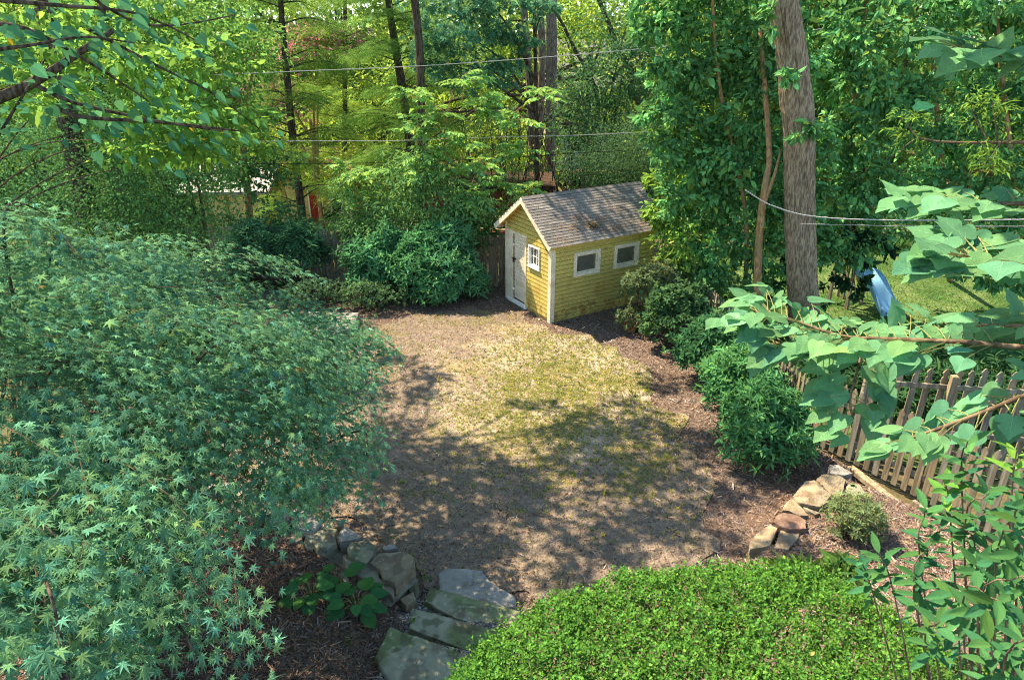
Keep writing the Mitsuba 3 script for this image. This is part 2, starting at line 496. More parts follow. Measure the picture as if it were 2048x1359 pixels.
STONES = {'stone_grey': ((0.21, 0.21, 0.2), (0.29, 0.28, 0.255), (0.36, 0.35, 0.31)), 'stone_brown': ((0.24, 0.19, 0.13), (0.2, 0.175, 0.125), (0.3, 0.25, 0.19)),
          'stone_pale': ((0.28, 0.26, 0.2), (0.2, 0.19, 0.15), (0.36, 0.34, 0.28)), 'stone_tan': ((0.32, 0.25, 0.16), (0.23, 0.19, 0.14), (0.38, 0.32, 0.22)),
          'stone_red': ((0.25, 0.15, 0.115), (0.2, 0.14, 0.11), (0.3, 0.2, 0.16)), 'stone_moss': ((0.18, 0.195, 0.125), (0.23, 0.22, 0.165), (0.31, 0.3, 0.24)),
          'stone_mossy_slab': ((0.15, 0.185, 0.09), (0.27, 0.27, 0.2), (0.37, 0.36, 0.28))}
for k, s in STONES.items():
    bsdf(k, rough(stone_fn(*s), stone_bump))


def stone_mesh(poly, z0, z1, seed, shrink=0.012, tilt=0.03, wob=0.02):
    """A rough slab: its outline ragged, its upper edge worn, its top uneven."""
    rng = R(seed)
    pg = sg.Polygon(poly).buffer(-shrink, join_style=2)
    if pg.geom_type != 'Polygon':
        pg = max(pg.geoms, key=lambda q: q.area)
    e = np.array(pg.exterior.segmentize(0.05).coords[:-1])
    if sg.Polygon(e).exterior.is_ccw is False:
        e = e[::-1]
    c = e.mean(0)
    e = e + (e - c) * (meshkit.noise(np.c_[e * 9, 0 * e[:, 0]], seed)[:, None] - 0.5) * wob * 3
    g = rng.normal(0, tilt, 2)
    n = len(e)
    rings = [(1.03, z0), (1.0, z1 - 0.022), (0.965, z1 - 0.004), (0.8, z1), (0.5, z1 + 0.004), (0.2, z1 + 0.003)]
    v = []
    for s, z in rings:
        q = c + (e - c) * s
        zz = z + ((q - c) @ g + (meshkit.fbm(np.c_[q * 5, 0 * q[:, 0]], 3, seed) - 0.5) * 0.035 if z > z1 - 0.1 else 0 * q[:, 0])
        v.append(np.c_[q, zz])
    v = np.vstack(v + [np.array([[c[0], c[1], z1 + 0.003]])])
    f = []
    for r in range(len(rings) - 1):
        for i in range(n):
            j = (i + 1) % n
            f += [(r * n + i, r * n + j, (r + 1) * n + j), (r * n + i, (r + 1) * n + j, (r + 1) * n + i)]
    k = len(rings) * n
    f += [((len(rings) - 1) * n + i, (len(rings) - 1) * n + (i + 1) % n, k) for i in range(n)]
    return v, np.array(f)


wall = thing('stone_wall', 'low stone retaining wall curving along the left mulch bed to the steps', 'stone wall')
core = sg.LineString([(-8.0, 9.75), (-4.4, 8.38), (-3.55, 7.85), (-2.85, 7.3), (-2.2, 6.95), (-1.62, 6.62), (-1.3, 6.42)]).buffer(0.27, cap_style=2, resolution=4)
put('mortar', mikit.ply(patch(np.array(core.exterior.coords[:-1]), 0.07, lambda x, y: 0.235 + 0.05 * np.asarray(meshkit.fbm(np.stack([x * 6, y * 6, 0 * x], -1), 3, 6)), 8, 0.02)[:2], 'stone_pale', smooth=True), wall)
W4 = [('stone_brown', 0.42, [(-3.71, 7.72), (-3.61, 7.87), (-3.46, 7.76), (-3.42, 7.59), (-3.59, 7.64)]),
      ('stone_moss', 0.43, [(-4.04, 8.02), (-3.60, 7.97), (-3.53, 7.85), (-3.68, 7.72), (-3.93, 7.75)]),
      ('stone_grey', 0.44, [(-3.43, 7.69), (-3.32, 7.83), (-3.09, 7.79), (-3.03, 7.57), (-3.17, 7.54), (-3.38, 7.55)]),
      ('stone_grey', 0.46, [(-3.02, 7.67), (-2.78, 7.71), (-2.58, 7.55), (-2.64, 7.32), (-2.75, 7.33), (-2.95, 7.43)]),
      ('stone_grey', 0.45, [(-3.11, 7.90), (-2.85, 7.90), (-2.78, 7.73), (-3.03, 7.70)]),
      ('stone_brown', 0.43, [(-2.56, 7.67), (-2.31, 7.61), (-2.30, 7.49), (-2.42, 7.45), (-2.53, 7.53)]),
      ('stone_moss', 0.43, [(-2.78, 7.35), (-2.64, 7.35), (-2.58, 7.52), (-2.34, 7.45), (-2.35, 7.29), (-2.27, 7.13), (-2.41, 6.97), (-2.53, 7.02), (-2.62, 7.13), (-2.74, 7.22)]),
      ('stone_grey', 0.44, [(-2.28, 7.50), (-1.96, 7.25), (-2.08, 7.17), (-2.26, 7.15), (-2.34, 7.27)]),
      ('stone_pale', 0.36, [(-3.01, 7.47), (-2.83, 7.47), (-2.78, 7.28), (-2.87, 7.24), (-2.97, 7.30)]),
      ('stone_pale', 0.36, [(-2.78, 7.27), (-2.60, 7.16), (-2.58, 7.05), (-2.74, 7.16)]),
      ('stone_moss', 0.45, [(-2.14, 7.14), (-1.90, 7.22), (-1.75, 7.08), (-1.77, 6.85), (-1.82, 6.70), (-2.06, 6.84), (-2.15, 7.00)]),
      ('stone_grey', 0.4, [(-1.72, 7.09), (-1.58, 7.19), (-1.44, 7.08), (-1.65, 7.01)]),
      ('stone_brown', 0.47, [(-1.72, 6.90), (-1.64, 6.95), (-1.35, 6.98), (-1.23, 6.83), (-1.22, 6.66), (-1.40, 6.35), (-1.57, 6.42), (-1.64, 6.60), (-1.80, 6.74)]),
      ('stone_pale', 0.4, [(-2.22, 6.98), (-2.08, 6.88), (-1.83, 6.75), (-1.82, 6.81), (-1.66, 6.67), (-1.60, 6.50), (-1.42, 6.42), (-1.43, 6.25), (-1.68, 6.44), (-2.00, 6.62)]),
      ('stone_moss', 0.25, [(-1.35, 6.68), (-1.26, 6.78), (-1.17, 6.68), (-1.20, 6.56), (-1.28, 6.52)]),
      ('stone_brown', 0.25, [(-1.38, 6.34), (-1.21, 6.51), (-1.15, 6.34), (-1.27, 6.21)])]
for i, (m, z, p) in enumerate(W4):
    put('stone', mikit.ply(stone_mesh(p, 0.0, z - 0.01, 30 + i, tilt=0.05, wob=0.035), m, smooth=40), wall)
# where the wall runs on below the maple
for i in range(9):
    x, y = -4.35 - 0.42 * i, 8.35 + 0.16 * i
    r = R(200 + i)
    a = np.sort(r.uniform(0, 2 * np.pi, 7))
    p = np.c_[x + 0.27 * np.cos(a), y + 0.2 * np.sin(a)]
    put('stone', mikit.ply(stone_mesh(p, 0.0, 0.42 + r.uniform(-0.03, 0.03), 60 + i), list(STONES)[i % 3], smooth=40), wall)

edging = thing('stone_edging', 'flat tan and brown flagstones edging the right mulch bed between hedge and picket fence', 'stone edging')
W5 = [('stone_tan', 0.33, [(3.14, 7.25), (3.30, 7.44), (3.56, 7.61), (3.63, 7.50), (3.40, 7.15), (3.11, 7.11)], 'olive tan flagstone beside the hedge'),
      ('stone_tan', 0.33, [(3.65, 7.50), (3.90, 7.42), (3.86, 7.33), (3.61, 7.08), (3.42, 7.13)], None),
      ('stone_red', 0.38, [(3.53, 7.55), (3.68, 7.75), (3.80, 7.83), (4.01, 7.77), (4.08, 7.67), (4.00, 7.45), (3.70, 7.41)], 'reddish brown flagstone'),
      ('stone_tan', 0.36, [(3.80, 7.88), (3.87, 8.01), (4.07, 8.20), (4.13, 7.90), (4.15, 7.74), (4.00, 7.73), (3.89, 7.85)], None),
      ('stone_tan', 0.4, [(4.05, 8.17), (4.37, 8.53), (4.53, 8.55), (4.64, 8.17), (4.51, 8.01), (4.35, 7.89), (4.09, 7.99)], 'broad pale tan flagstone'),
      ('stone_pale', 0.35, [(4.13, 8.02), (4.36, 7.82), (4.24, 7.77), (4.15, 7.90)], None),
      ('stone_brown', 0.38, [(4.56, 8.58), (4.68, 8.71), (4.95, 8.71), (5.02, 8.56), (4.90, 8.35), (4.75, 8.12), (4.63, 8.23)], 'brown flagstone'),
      ('stone_moss', 0.34, [(4.97, 8.47), (5.08, 8.57), (5.21, 8.50), (5.20, 8.27), (5.02, 8.22), (4.91, 8.31)], None),
      ('stone_grey', 0.34, [(4.95, 9.03), (5.12, 9.05), (5.25, 8.78), (5.08, 8.73), (4.86, 8.78)], None)]
for i, (m, z, p, lab) in enumerate(W5):
    put('stone', mikit.ply(stone_mesh(p, 0.0, z + 0.015, 90 + i, tilt=0.04, wob=0.03), m, smooth=40), edging, label=lab)

STEPG = 'stone slabs of the garden steps'
W6 = [('stone_grey', 0.0, 0.07, [(-0.97, 6.97), (-0.87, 7.07), (-0.40, 7.04), (-0.29, 6.83), (0.04, 6.57), (0.03, 6.39), (-0.14, 6.34), (-0.92, 6.64)], 'pale grey flagstone lying at the foot of the steps'),
      ('stone_mossy_slab', 0.02, 0.2, [(-1.03, 6.59), (-0.11, 6.28), (0.35, 6.12), (0.30, 5.81), (-0.27, 5.93), (-0.66, 6.07), (-1.07, 6.35)], 'mossy stone step just above the grey flagstone'),
      ('stone_mossy_slab', 0.15, 0.37, [(-1.17, 6.07), (-0.54, 5.87), (0.05, 5.67), (-0.01, 5.31), (-0.38, 5.41), (-0.81, 5.60), (-1.16, 5.77)], 'middle mossy stone step beside the hedge'),
      ('stone_mossy_slab', 0.35, 0.58, [(-1.34, 5.60), (-1.06, 5.48), (-0.47, 5.23), (-0.04, 5.06), (-0.08, 4.65), (-0.71, 4.74), (-1.24, 4.91), (-1.44, 5.21)], 'largest mossy stone step, topmost of the flight')]
for i, (m, z0, z1, p, lab) in enumerate(W6):
    put('stone_step', mikit.ply(stone_mesh(p, z0, z1, 120 + i, 0.0, 0.008, 0.01), m, smooth=40), None, lab, 'stone step', STEPG)
put('loose_stone', mikit.ply(stone_mesh([(-2.14, 6.52), (-2.09, 6.60), (-1.96, 6.44), (-2.02, 6.38)], 0.25, 0.46, 140), 'stone_pale', smooth=40), None,
    'small whitish loose stone lying on the mulch beside the wall', 'stone')
put('flat_stone', mikit.ply(stone_mesh([(-5.25, 14.33, 0.00)[:2], (-5.04, 15.85, -0.00)[:2], (-3.77, 15.85, -0.00)[:2], (-3.75, 15.15, 0.00)[:2], (-4.33, 14.06, 0.00)[:2]], 0.0, 0.2, 141, wob=0.01), 'stone_grey', smooth=40), None,
    'grey flat topped stone slab half hidden under the maple by the lawn', 'stone slab')


# ---------------------------------------------------------------- the garden shed


def siding_fn(p, n, uv):
    a = fbm(p.x * 2.5, p.y * 2.5, p.z * 9, 3)
    b = noise(p.x * 45, p.y * 45, p.z * 160)
    c = mix((0.52, 0.425, 0.125), (0.46, 0.395, 0.12), smoothstep(0.3, 0.7, a)) * (0.9 + 0.2 * b)
    d = fbm(p.x * 6, p.y * 6, p.z * 1.6, 3)
    c = mix(c, (0.34, 0.2, 0.05), smoothstep(0.56, 0.75, d) * 0.45)
    e = fbm(p.x * 11, p.y * 11, p.z * 7, 4)
    return mix(c, (0.27, 0.13, 0.05), dr.select(p.z < 0.16 + 0.5 * (e - 0.3), smoothstep(0.44, 0.6, e) * 0.6, 0.0))


def cream_fn(p, n, uv):
    a = fbm(p.x * 5, p.y * 5, p.z * 5, 3)
    b = noise(p.x * 60, p.y * 60, p.z * 14)
    return mix((0.72, 0.65, 0.51), (0.6, 0.52, 0.39), smoothstep(0.4, 0.8, a)) * (0.9 + 0.16 * b)


def shingle_fn(tone):
    def fn(p, n, uv):
        s = noise(p.x * 130, p.y * 130, p.z * 130)
        a = fbm(p.x * 2.2, p.y * 2.2, p.z * 2.2, 3)
        c = mix((0.14, 0.132, 0.125), (0.22, 0.207, 0.192), a) * (0.55 + 0.9 * s) * tone
        return mix(c, (0.2, 0.16, 0.13), smoothstep(0.6, 0.8, fbm(p.x * 4, p.y * 4, p.z * 4, 3)) * 0.3)
    return fn


bsdf('siding', rough(siding_fn))
bsdf('cream_paint', rough(cream_fn))
bsdf('white_paint', {'type': 'twosided', 'b': {'type': 'principled', 'base_color': {'type': 'rgb', 'value': [0.72, 0.71, 0.68]}, 'roughness': 0.5}})
bsdf('yellow_paint', {'type': 'twosided', 'b': {'type': 'diffuse', 'reflectance': {'type': 'rgb', 'value': [0.55, 0.38, 0.07]}}})
SH_TONES = (0.85, 1.0, 1.18)
for i, t in enumerate(SH_TONES):
    bsdf(f'shingle_{i}', rough(shingle_fn(t)))
bsdf('glass', {'type': 'blendbsdf', 'weight': 0.36, 'a': {'type': 'thindielectric'}, 'b': {'type': 'twosided', 'c': {'type': 'diffuse', 'reflectance': {'type': 'rgb', 'value': [0.26, 0.26, 0.22]}}}})
bsdf('dark_metal', {'type': 'twosided', 'b': {'type': 'diffuse', 'reflectance': {'type': 'rgb', 'value': [0.03, 0.022, 0.018]}}})
bsdf('dark_wood', rough(bark_fn((0.03, 0.02, 0.014), (0.1, 0.07, 0.05))))

YAW = math.radians(58.54)
SU = np.array([-math.cos(YAW), math.sin(YAW), 0])
SV = np.array([math.sin(YAW), math.cos(YAW), 0])
SC = np.array([0.946, 15.674, 0.0])
Z3 = np.array([0, 0, 1.0])
W, L, HE, HR, OH, OF = 2.07, 3.25, 2.0, 2.938, 0.273, 0.225
SLOPE = (HR - HE) / (W / 2 + OH)
roof_z = lambda u: HR - SLOPE * abs(u - W / 2)
FRONT = (SC, np.array([SU, -SV, Z3]))          # u along the front, out of the wall, up
SIDE = (SC, np.array([SV, -SU, Z3]))           # v along the side, out of the wall, up
shed = thing('garden_shed', 'small yellow green clapboard garden shed with a grey shingle roof', 'shed')


def wall_piece(pg, frame, off0, off1):
    """A polygon in the wall's plane made solid between two offsets; off1 can follow the height."""
    v, f = [], []
    mb = MB()
    for g in getattr(pg, 'geoms', [pg]):
        if g.geom_type != 'Polygon' or g.area < 1e-5:
            continue
        m = trimesh.creation.extrude_polygon(g, 1.0, engine='earcut')
        p = np.array(m.vertices)
        out = np.where(p[:, 2] > 0.5, off1(p[:, 1]) if callable(off1) else off1, off0)
        w = np.c_[p[:, 0], out, p[:, 1]]
        o, ax = frame
        fc = np.array(m.faces)
        w = o + w @ ax
        if np.linalg.det(np.array([ax[0], ax[2], ax[1]])) < 0:
            fc = fc[:, ::-1]
        mb.add(w, fc)
    return mb if mb.n else None


def boards(frame, outline, holes, z0, z1, expo, mat, parent, seed):
    rng = R(seed)
    z = z0
    while z < z1:
        pg = sg.box(-0.1, z, 6, z + expo - 0.019).intersection(outline)
        for h in holes:
            pg = pg.difference(h)
        zz = z
        if not pg.is_empty:
            a = rng.uniform(-0.0015, 0.0015)
            for one in getattr(pg, 'geoms', [pg]):
                mb = wall_piece(one, frame, 0.0, lambda q: 0.029 + a - 0.006 * (q - zz) / expo)
                if mb:
                    put('siding_board', mb.ply(mat, color=False), parent)
        z += expo


front_outline = sg.Polygon([(0.085, 0.1), (W - 0.06, 0.1), (W - 0.06, roof_z(W) - 0.03), (W / 2, HR - 0.07), (0.085, roof_z(0) - 0.03)])
door_hole, fwin_hole = sg.box(1.07, 0, 2.2, 1.94), sg.box(0.46, 1.22, 0.98, 1.78)
side_outline = sg.box(0.085, 0.16, L - 0.06, roof_z(0) - 0.06)
wins = [(0.634, 1.445), (1.886, 2.697)]
WZ0, WZ1 = 1.072, 1.689
side_holes = [sg.box(a, WZ0, b, WZ1) for a, b in wins]
# the walls themselves
hole_f = [sg.box(1.15, 0.06, 1.73, 1.87), sg.box(0.5, 1.26, 0.94, 1.74)]
back = sg.Polygon([(0, -0.05), (W, -0.05), (W, roof_z(W) - 0.05), (W / 2, HR - 0.06), (0, roof_z(0) - 0.05)])
fr = back
for h in hole_f:
    fr = fr.difference(h)
put('wall', wall_piece(fr, FRONT, -0.09, -0.002).ply('siding', color=False), shed)
sd = sg.box(0.09, -0.05, L - 0.09, roof_z(0) - 0.05)
for a, b in wins:
    sd = sd.difference(sg.box(a + 0.1, WZ0 + 0.1, b - 0.1, WZ1 - 0.1))
put('wall', wall_piece(sd, SIDE, -0.09, -0.002).ply('siding', color=False), shed)
put('wall', wall_piece(sg.box(0.09, -0.05, L - 0.09, roof_z(W) - 0.05), (SC + SU * W, np.array([SV, SU, Z3])), -0.09, 0.0).ply('siding', color=False), shed)
put('wall', wall_piece(back, (SC + SV * L, np.array([SU, SV, Z3])), -0.09, 0.0).ply('siding', color=False), shed)
mb = MB()
box(mb, (0.1, -L + 0.1, 0.02), (W - 0.1, -0.1, 0.06), FRONT)
put('floor', mb.ply('dark_wood', color=False), shed)
boards(FRONT, front_outline, [door_hole, fwin_hole], 0.1, HR, 0.107, 'siding', shed, 1)
boards(SIDE, side_outline, side_holes, 0.16, 2.2, 0.107, 'siding', shed, 2)
# corner posts, skirts
mb = MB()
box(mb, (0.0, -0.002, 0.0), (0.083, 0.044, roof_z(0.04) - 0.04), FRONT, ch=0.004)
put('corner_post', mb.ply('cream_paint', color=False), shed)
mb = MB()
box(mb, (-0.044, -0.002, 0.0), (0.083, 0.042, roof_z(0) - 0.05), SIDE, ch=0.004)
put('corner_post', mb.ply('cream_paint', color=False), shed)
mb = MB()
box(mb, (W - 0.058, -0.002, 0.0), (W + 0.03, 0.034, roof_z(W) - 0.03), FRONT, ch=0.004)
put('corner_post', mb.ply('cream_paint', color=False), shed)
mb = MB()
box(mb, (0.085, -0.002, -0.02), (L, 0.026, 0.14), SIDE, ch=0.005)
put('skirt_board', mb.ply('siding', color=False), shed)
# door: casing, leaf of boards, threshold, hinges, knob
for lo, hi in (((1.73, 0.0, 0.0), (2.008, 0.036, 1.94)), ((1.08, 0.0, 0.0), (1.15, 0.036, 1.87)), ((1.08, 0.0, 1.872), (1.728, 0.034, 1.94))):
    mb = MB()
    box(mb, lo, hi, FRONT, ch=0.004)
    put('door_casing', mb.ply('cream_paint', color=False), shed)
mb = MB()
box(mb, (1.155, -0.05, 0.14), (1.715, -0.012, 1.865), FRONT, ch=0.003)
door = put('door', mb.ply('cream_paint', color=False), shed, label='pale cream shed door of horizontal boards')
for i in range(17):
    mb = MB()
    box(mb, (1.158, -0.013, 0.145 + i * 0.101), (1.69, 0.004, 0.145 + i * 0.101 + 0.094), FRONT, ch=0.006)
    put('door_board', mb.ply('cream_paint', color=False), door)
mb = MB()
box(mb, (1.692, -0.013, 0.145), (1.713, 0.006, 1.86), FRONT, ch=0.004)
put('door_stile', mb.ply('dark_metal', color=False), door)
for z in (0.35, 1.55):
    mb = MB()
    box(mb, (1.66, 0.004, z), (1.75, 0.04, z + 0.07), FRONT, ch=0.006)
    put('hinge', mb.ply('cream_paint', color=False), door)
mb = MB()
box(mb, (1.6, 0.003, 1.2), (1.74, 0.043, 1.235), FRONT, ch=0.008)
box(mb, (1.655, 0.04, 1.12), (1.695, 0.06, 1.21), FRONT, ch=0.01)
put('latch', mb.ply('dark_metal', color=False), door)
mb = MB()
box(mb, (1.07, -0.02, 0.0), (1.99, 0.06, 0.1), FRONT, ch=0.008)
put('threshold', mb.ply('white_paint', color=False), shed)
mb = MB()
box(mb, (1.152, -0.06, 0.1), (1.728, -0.02, 0.139), FRONT)
put('door_gap', mb.ply('dark_wood', color=False), shed)


def window(frame, u0, u1, z0, z1, fw, mat, cols, rows, mun, sill, parent, label=None):
    """Casing boards, inner sash, glass and muntins, set into the wall."""
    w = None
    parts = [((u0, 0, z0), (u0 + fw, 0.052, z1)), ((u1 - fw, 0, z0), (u1, 0.052, z1)), ((u0 + fw, 0, z1 - fw), (u1 - fw, 0.05, z1)), ((u0 + fw, 0, z0), (u1 - fw, 0.05, z0 + fw))]
    mb = MB()
    for lo, hi in parts:
        box(mb, lo, hi, frame, ch=0.004)
    w = put('window', mb.ply(mat, color=False), parent, label=label)
    a0, a1, b0, b1 = u0 + fw, u1 - fw, z0 + fw, z1 - fw
    s = 0.03
    mb = MB()
    for lo, hi in (((a0, -0.03, b0), (a0 + s, 0.012, b1)), ((a1 - s, -0.03, b0), (a1, 0.012, b1)), ((a0 + s, -0.03, b1 - s), (a1 - s, 0.01, b1)), ((a0 + s, -0.03, b0), (a1 - s, 0.01, b0 + s))):
        box(mb, lo, hi, frame, ch=0.003)
    put('sash', mb.ply(mat, color=False), w)
    for i in range(1, cols):
        x = a0 + (a1 - a0) * i / cols
        mb = MB()
        box(mb, (x - mun, -0.02, b0 + s), (x + mun, 0.006, b1 - s), frame)
        put('muntin', mb.ply(mat, color=False), w)
    for i in range(1, rows):
        z = b0 + (b1 - b0) * i / rows
        mb = MB()
        box(mb, (a0 + s, -0.018, z - mun), (a1 - s, 0.004, z + mun), frame)
        put('muntin', mb.ply(mat, color=False), w)
    o, ax = frame
    g = o + np.array([[a0 + s, -0.012, b0 + s], [a1 - s, -0.012, b0 + s], [a1 - s, -0.012, b1 - s], [a0 + s, -0.012, b1 - s]]) @ ax
    put('pane', mikit.ply((g, np.array([[0, 1, 2], [0, 2, 3]])), 'glass'), w)
    if sill:
        mb = MB()
        box(mb, (u0 - 0.02, 0, z0 - 0.04), (u1 + 0.02, 0.07, z0 - 0.002), frame, ch=0.006)
        put('sill', mb.ply(mat, color=False), w)


window(FRONT, 0.47, 0.97, 1.24, 1.77, 0.035, 'white_paint', 3, 2, 0.009, True, shed, 'small white six pane window beside the door')
for i, (a, b) in enumerate(wins):
    window(SIDE, a, b, WZ0, WZ1, 0.085, 'cream_paint', 1, 1, 0, False, shed, ('broad cream framed window nearer the corner', 'broad cream framed window nearer the back')[i])
# roof: two decks, fascias, courses of shingles, ridge caps
RL = L + 2 * OF


def roof_pt(u, v, h):
    """u from the ridge down the slope along the horizontal, side +1 towards the camera."""
    return u, v, h


def slope_frame(side):
    o = SC + SU * (W / 2) + Z3 * HR - SV * OF
    d = unit(-SU * side * 1.0 - Z3 * SLOPE)
    nrm = unit(np.cross(SV, d)) if side < 0 else unit(np.cross(d, SV))
    if nrm[2] < 0:
        nrm = -nrm
    return o, np.array([d, SV, nrm])


SL = math.hypot(W / 2 + OH, HR - HE)
roofs = {}
for side in (1, -1):
    mb = MB()
    box(mb, (0.0, 0.015, -0.06), (SL - 0.01, RL - 0.015, -0.012), slope_frame(side))
    roofs[side] = put('roof', mb.ply('yellow_paint', color=False), shed, label='grey asphalt shingle roof slope strewn with needles' if side > 0 else None)
    for v0 in (0.0, RL - 0.022):
        mb = MB()
        box(mb, (0.0, v0 - 0.012, -0.125), (SL, v0 + 0.022, -0.0), slope_frame(side), ch=0.003)
        put('rake_board', mb.ply('cream_paint', color=False), roofs[side])
    mb = MB()
    box(mb, (SL - 0.02, 0.02, -0.11), (SL - 0.002, RL - 0.02, -0.014), slope_frame(side))
    put('fascia', mb.ply('siding' if side > 0 else 'cream_paint', color=False), roofs[side])
rng = R(11)
NC, NT = 19, 12
for side in (1, -1):
    heap = [MB() for _ in SH_TONES]
    e = SL / NC
    for c in range(NC):
        for t in range(-1, NT + 1):
            w = RL / NT
            v0 = t * w + (0.5 * w if c % 2 else 0.0) + rng.uniform(-0.008, 0.008)
            v1 = v0 + w - 0.006
            v0, v1 = max(v0, -0.02), min(v1, RL + 0.02)
            if v1 - v0 < 0.03:
                continue
            d0, d1 = c * e - 0.02, (c + 1) * e + rng.uniform(0.0, 0.006) + (0.012 if c == NC - 1 else 0)
            h = rng.uniform(0, 0.003)
            o, ax = slope_frame(side)
            q = np.array([[d0, v0, 0.0], [d0, v1, 0.0], [d1, v1, 0.012 + h], [d1, v0, 0.012 + h], [d0, v0, -0.01], [d0, v1, -0.01], [d1, v1, -0.001 + h], [d1, v0, -0.001 + h]])
            fc = np.array([[0, 1, 2, 3], [3, 2, 6, 7], [0, 3, 7, 4], [1, 5, 6, 2]])
            if side < 0:
                fc = fc[:, ::-1]
            k = int(rng.integers(0, 3))
            if side > 0:
                mb = MB()
                mb.add(o + q @ ax, fc)
                put('shingle', mb.ply(f'shingle_{k}', color=False), roofs[side])
            else:
                heap[1].add(o + q @ ax, fc)
    if side < 0:
        put('shingles', heap[1].ply('shingle_1', color=False), roofs[side], kind='stuff')
for t in range(14):
    mb = MB()
    v0 = t * RL / 14
    for side in (1, -1):
        o, ax = slope_frame(side)
        q = np.array([[-0.004, v0, 0.018], [0.1, v0, 0.02], [0.1, v0 + RL / 14 + 0.01, 0.014], [-0.004, v0 + RL / 14 + 0.01, 0.014]])
        mb.add(o + q @ ax, np.array([[0, 1, 2, 3]]) if side > 0 else np.array([[3, 2, 1, 0]]))
    put('ridge_shingle', mb.ply('shingle_1', color=False), roofs[1])
# needles and dead leaves lodged on the roof
rng = R(12)
mb = MB()
o, ax = slope_frame(1)
m = 900
cl = np.array([(1.2, 1.25), (1.05, 1.7), (1.25, 2.2), (0.8, 2.4), (1.35, 2.9), (1.15, 0.8), (1.4, 1.9), (0.9, 1.2), (1.45, 0.4), (1.25, 3.3)])
wh = rng.integers(0, len(cl), m)
q = cl[wh] + rng.normal(0, 0.16, (m, 2)) * [0.6, 1]
P = np.c_[q, 0.02 + rng.random(m) * 0.02]
P = P[(q[:, 0] < SL) & (q[:, 0] > 0)]
a = rng.uniform(0, 2 * np.pi, len(P))
D = np.c_[np.cos(a), np.sin(a), rng.normal(0, 0.12, len(P))]
scatter(mb, (BLADE[0] * [1, 0.6, 1], BLADE[1]), o + P @ ax, D @ ax, np.broadcast_to(ax[2], D.shape), rng.uniform(0.05, 0.13, len(P)), tones(rng, len(P), (0.28, 0.17, 0.1), 0.3))
k = 60
q = np.array([1.18, 1.47]) + rng.normal(0, 0.06, (k, 2)) * [0.7, 1.3]
a = rng.uniform(0, 2 * np.pi, k)
scatter(mb, OVAL4, o + np.c_[q, rng.uniform(0.02, 0.07, k)] @ ax, np.c_[np.cos(a), np.sin(a), rng.normal(0, 0.3, k)] @ ax, ax[2] + rng.normal(0, 0.5, (k, 3)), 0.08, tones(rng, k, (0.17, 0.12, 0.06), 0.3))
put('needle_litter', mb.ply('matte'), None, 'brown needles and dead leaves lodged on the shed roof', 'litter', kind='stuff')

# ---------------------------------------------------------------- fences


def wood_fn(c0, c1, stain):
    def fn(p, n, uv):
        g = fbm(p.x * 30, p.y * 30, p.z * 2.2, 3)
        a = fbm(p.x * 3, p.y * 3, p.z * 2, 3)
        c = mix(c0, c1, smoothstep(0.3, 0.7, g))
        return mix(c, stain, smoothstep(0.45, 0.7, a) * 0.6)
    return fn


FENCE_W = [((0.15, 0.13, 0.095), (0.31, 0.275, 0.2), (0.19, 0.19, 0.12)), ((0.16, 0.13, 0.09), (0.33, 0.28, 0.19), (0.23, 0.165, 0.1)), ((0.14, 0.13, 0.105), (0.29, 0.27, 0.215), (0.18, 0.19, 0.13))]
for i, s in enumerate(FENCE_W):
    bsdf(f'fence_wood_{i}', rough(wood_fn(*s)))


def picket(b, w, th, h, along, across, point, tone, rng):
    """A board on edge b rising h, its top dog-eared or pointed."""
    x = np.asarray(along)
    y = np.asarray(across)
    lean = rng.normal(0, 0.008, 2)
    if point == 'spade':
        prof = [(-0.5, 0), (0.5, 0), (0.5, h - 0.16), (0.3, h - 0.13), (0.55, h - 0.07), (0.12, h), (-0.12, h), (-0.55, h - 0.07), (-0.3, h - 0.13), (-0.5, h - 0.16)]
    elif point == 'ear':
        prof = [(-0.5, 0), (0.5, 0), (0.5, h - 0.03), (0.3, h), (-0.3, h), (-0.5, h - 0.03)]
    else:
        prof = [(-0.5, 0), (0.5, 0), (0.5, h), (-0.5, h)]
    pg = np.array([(a * w, z) for a, z in prof])
    m = trimesh.creation.extrude_polygon(sg.Polygon(pg), th, engine='earcut')
    v = np.array(m.vertices)
    tw = rng.normal(0, 0.03)
    q = np.asarray(b) + v[:, :1] * x + (v[:, 2:] + tw * v[:, :1]) * y + v[:, 1:2] * (Z3 + lean[0] * x + lean[1] * y)
    return q, np.array(m.faces)


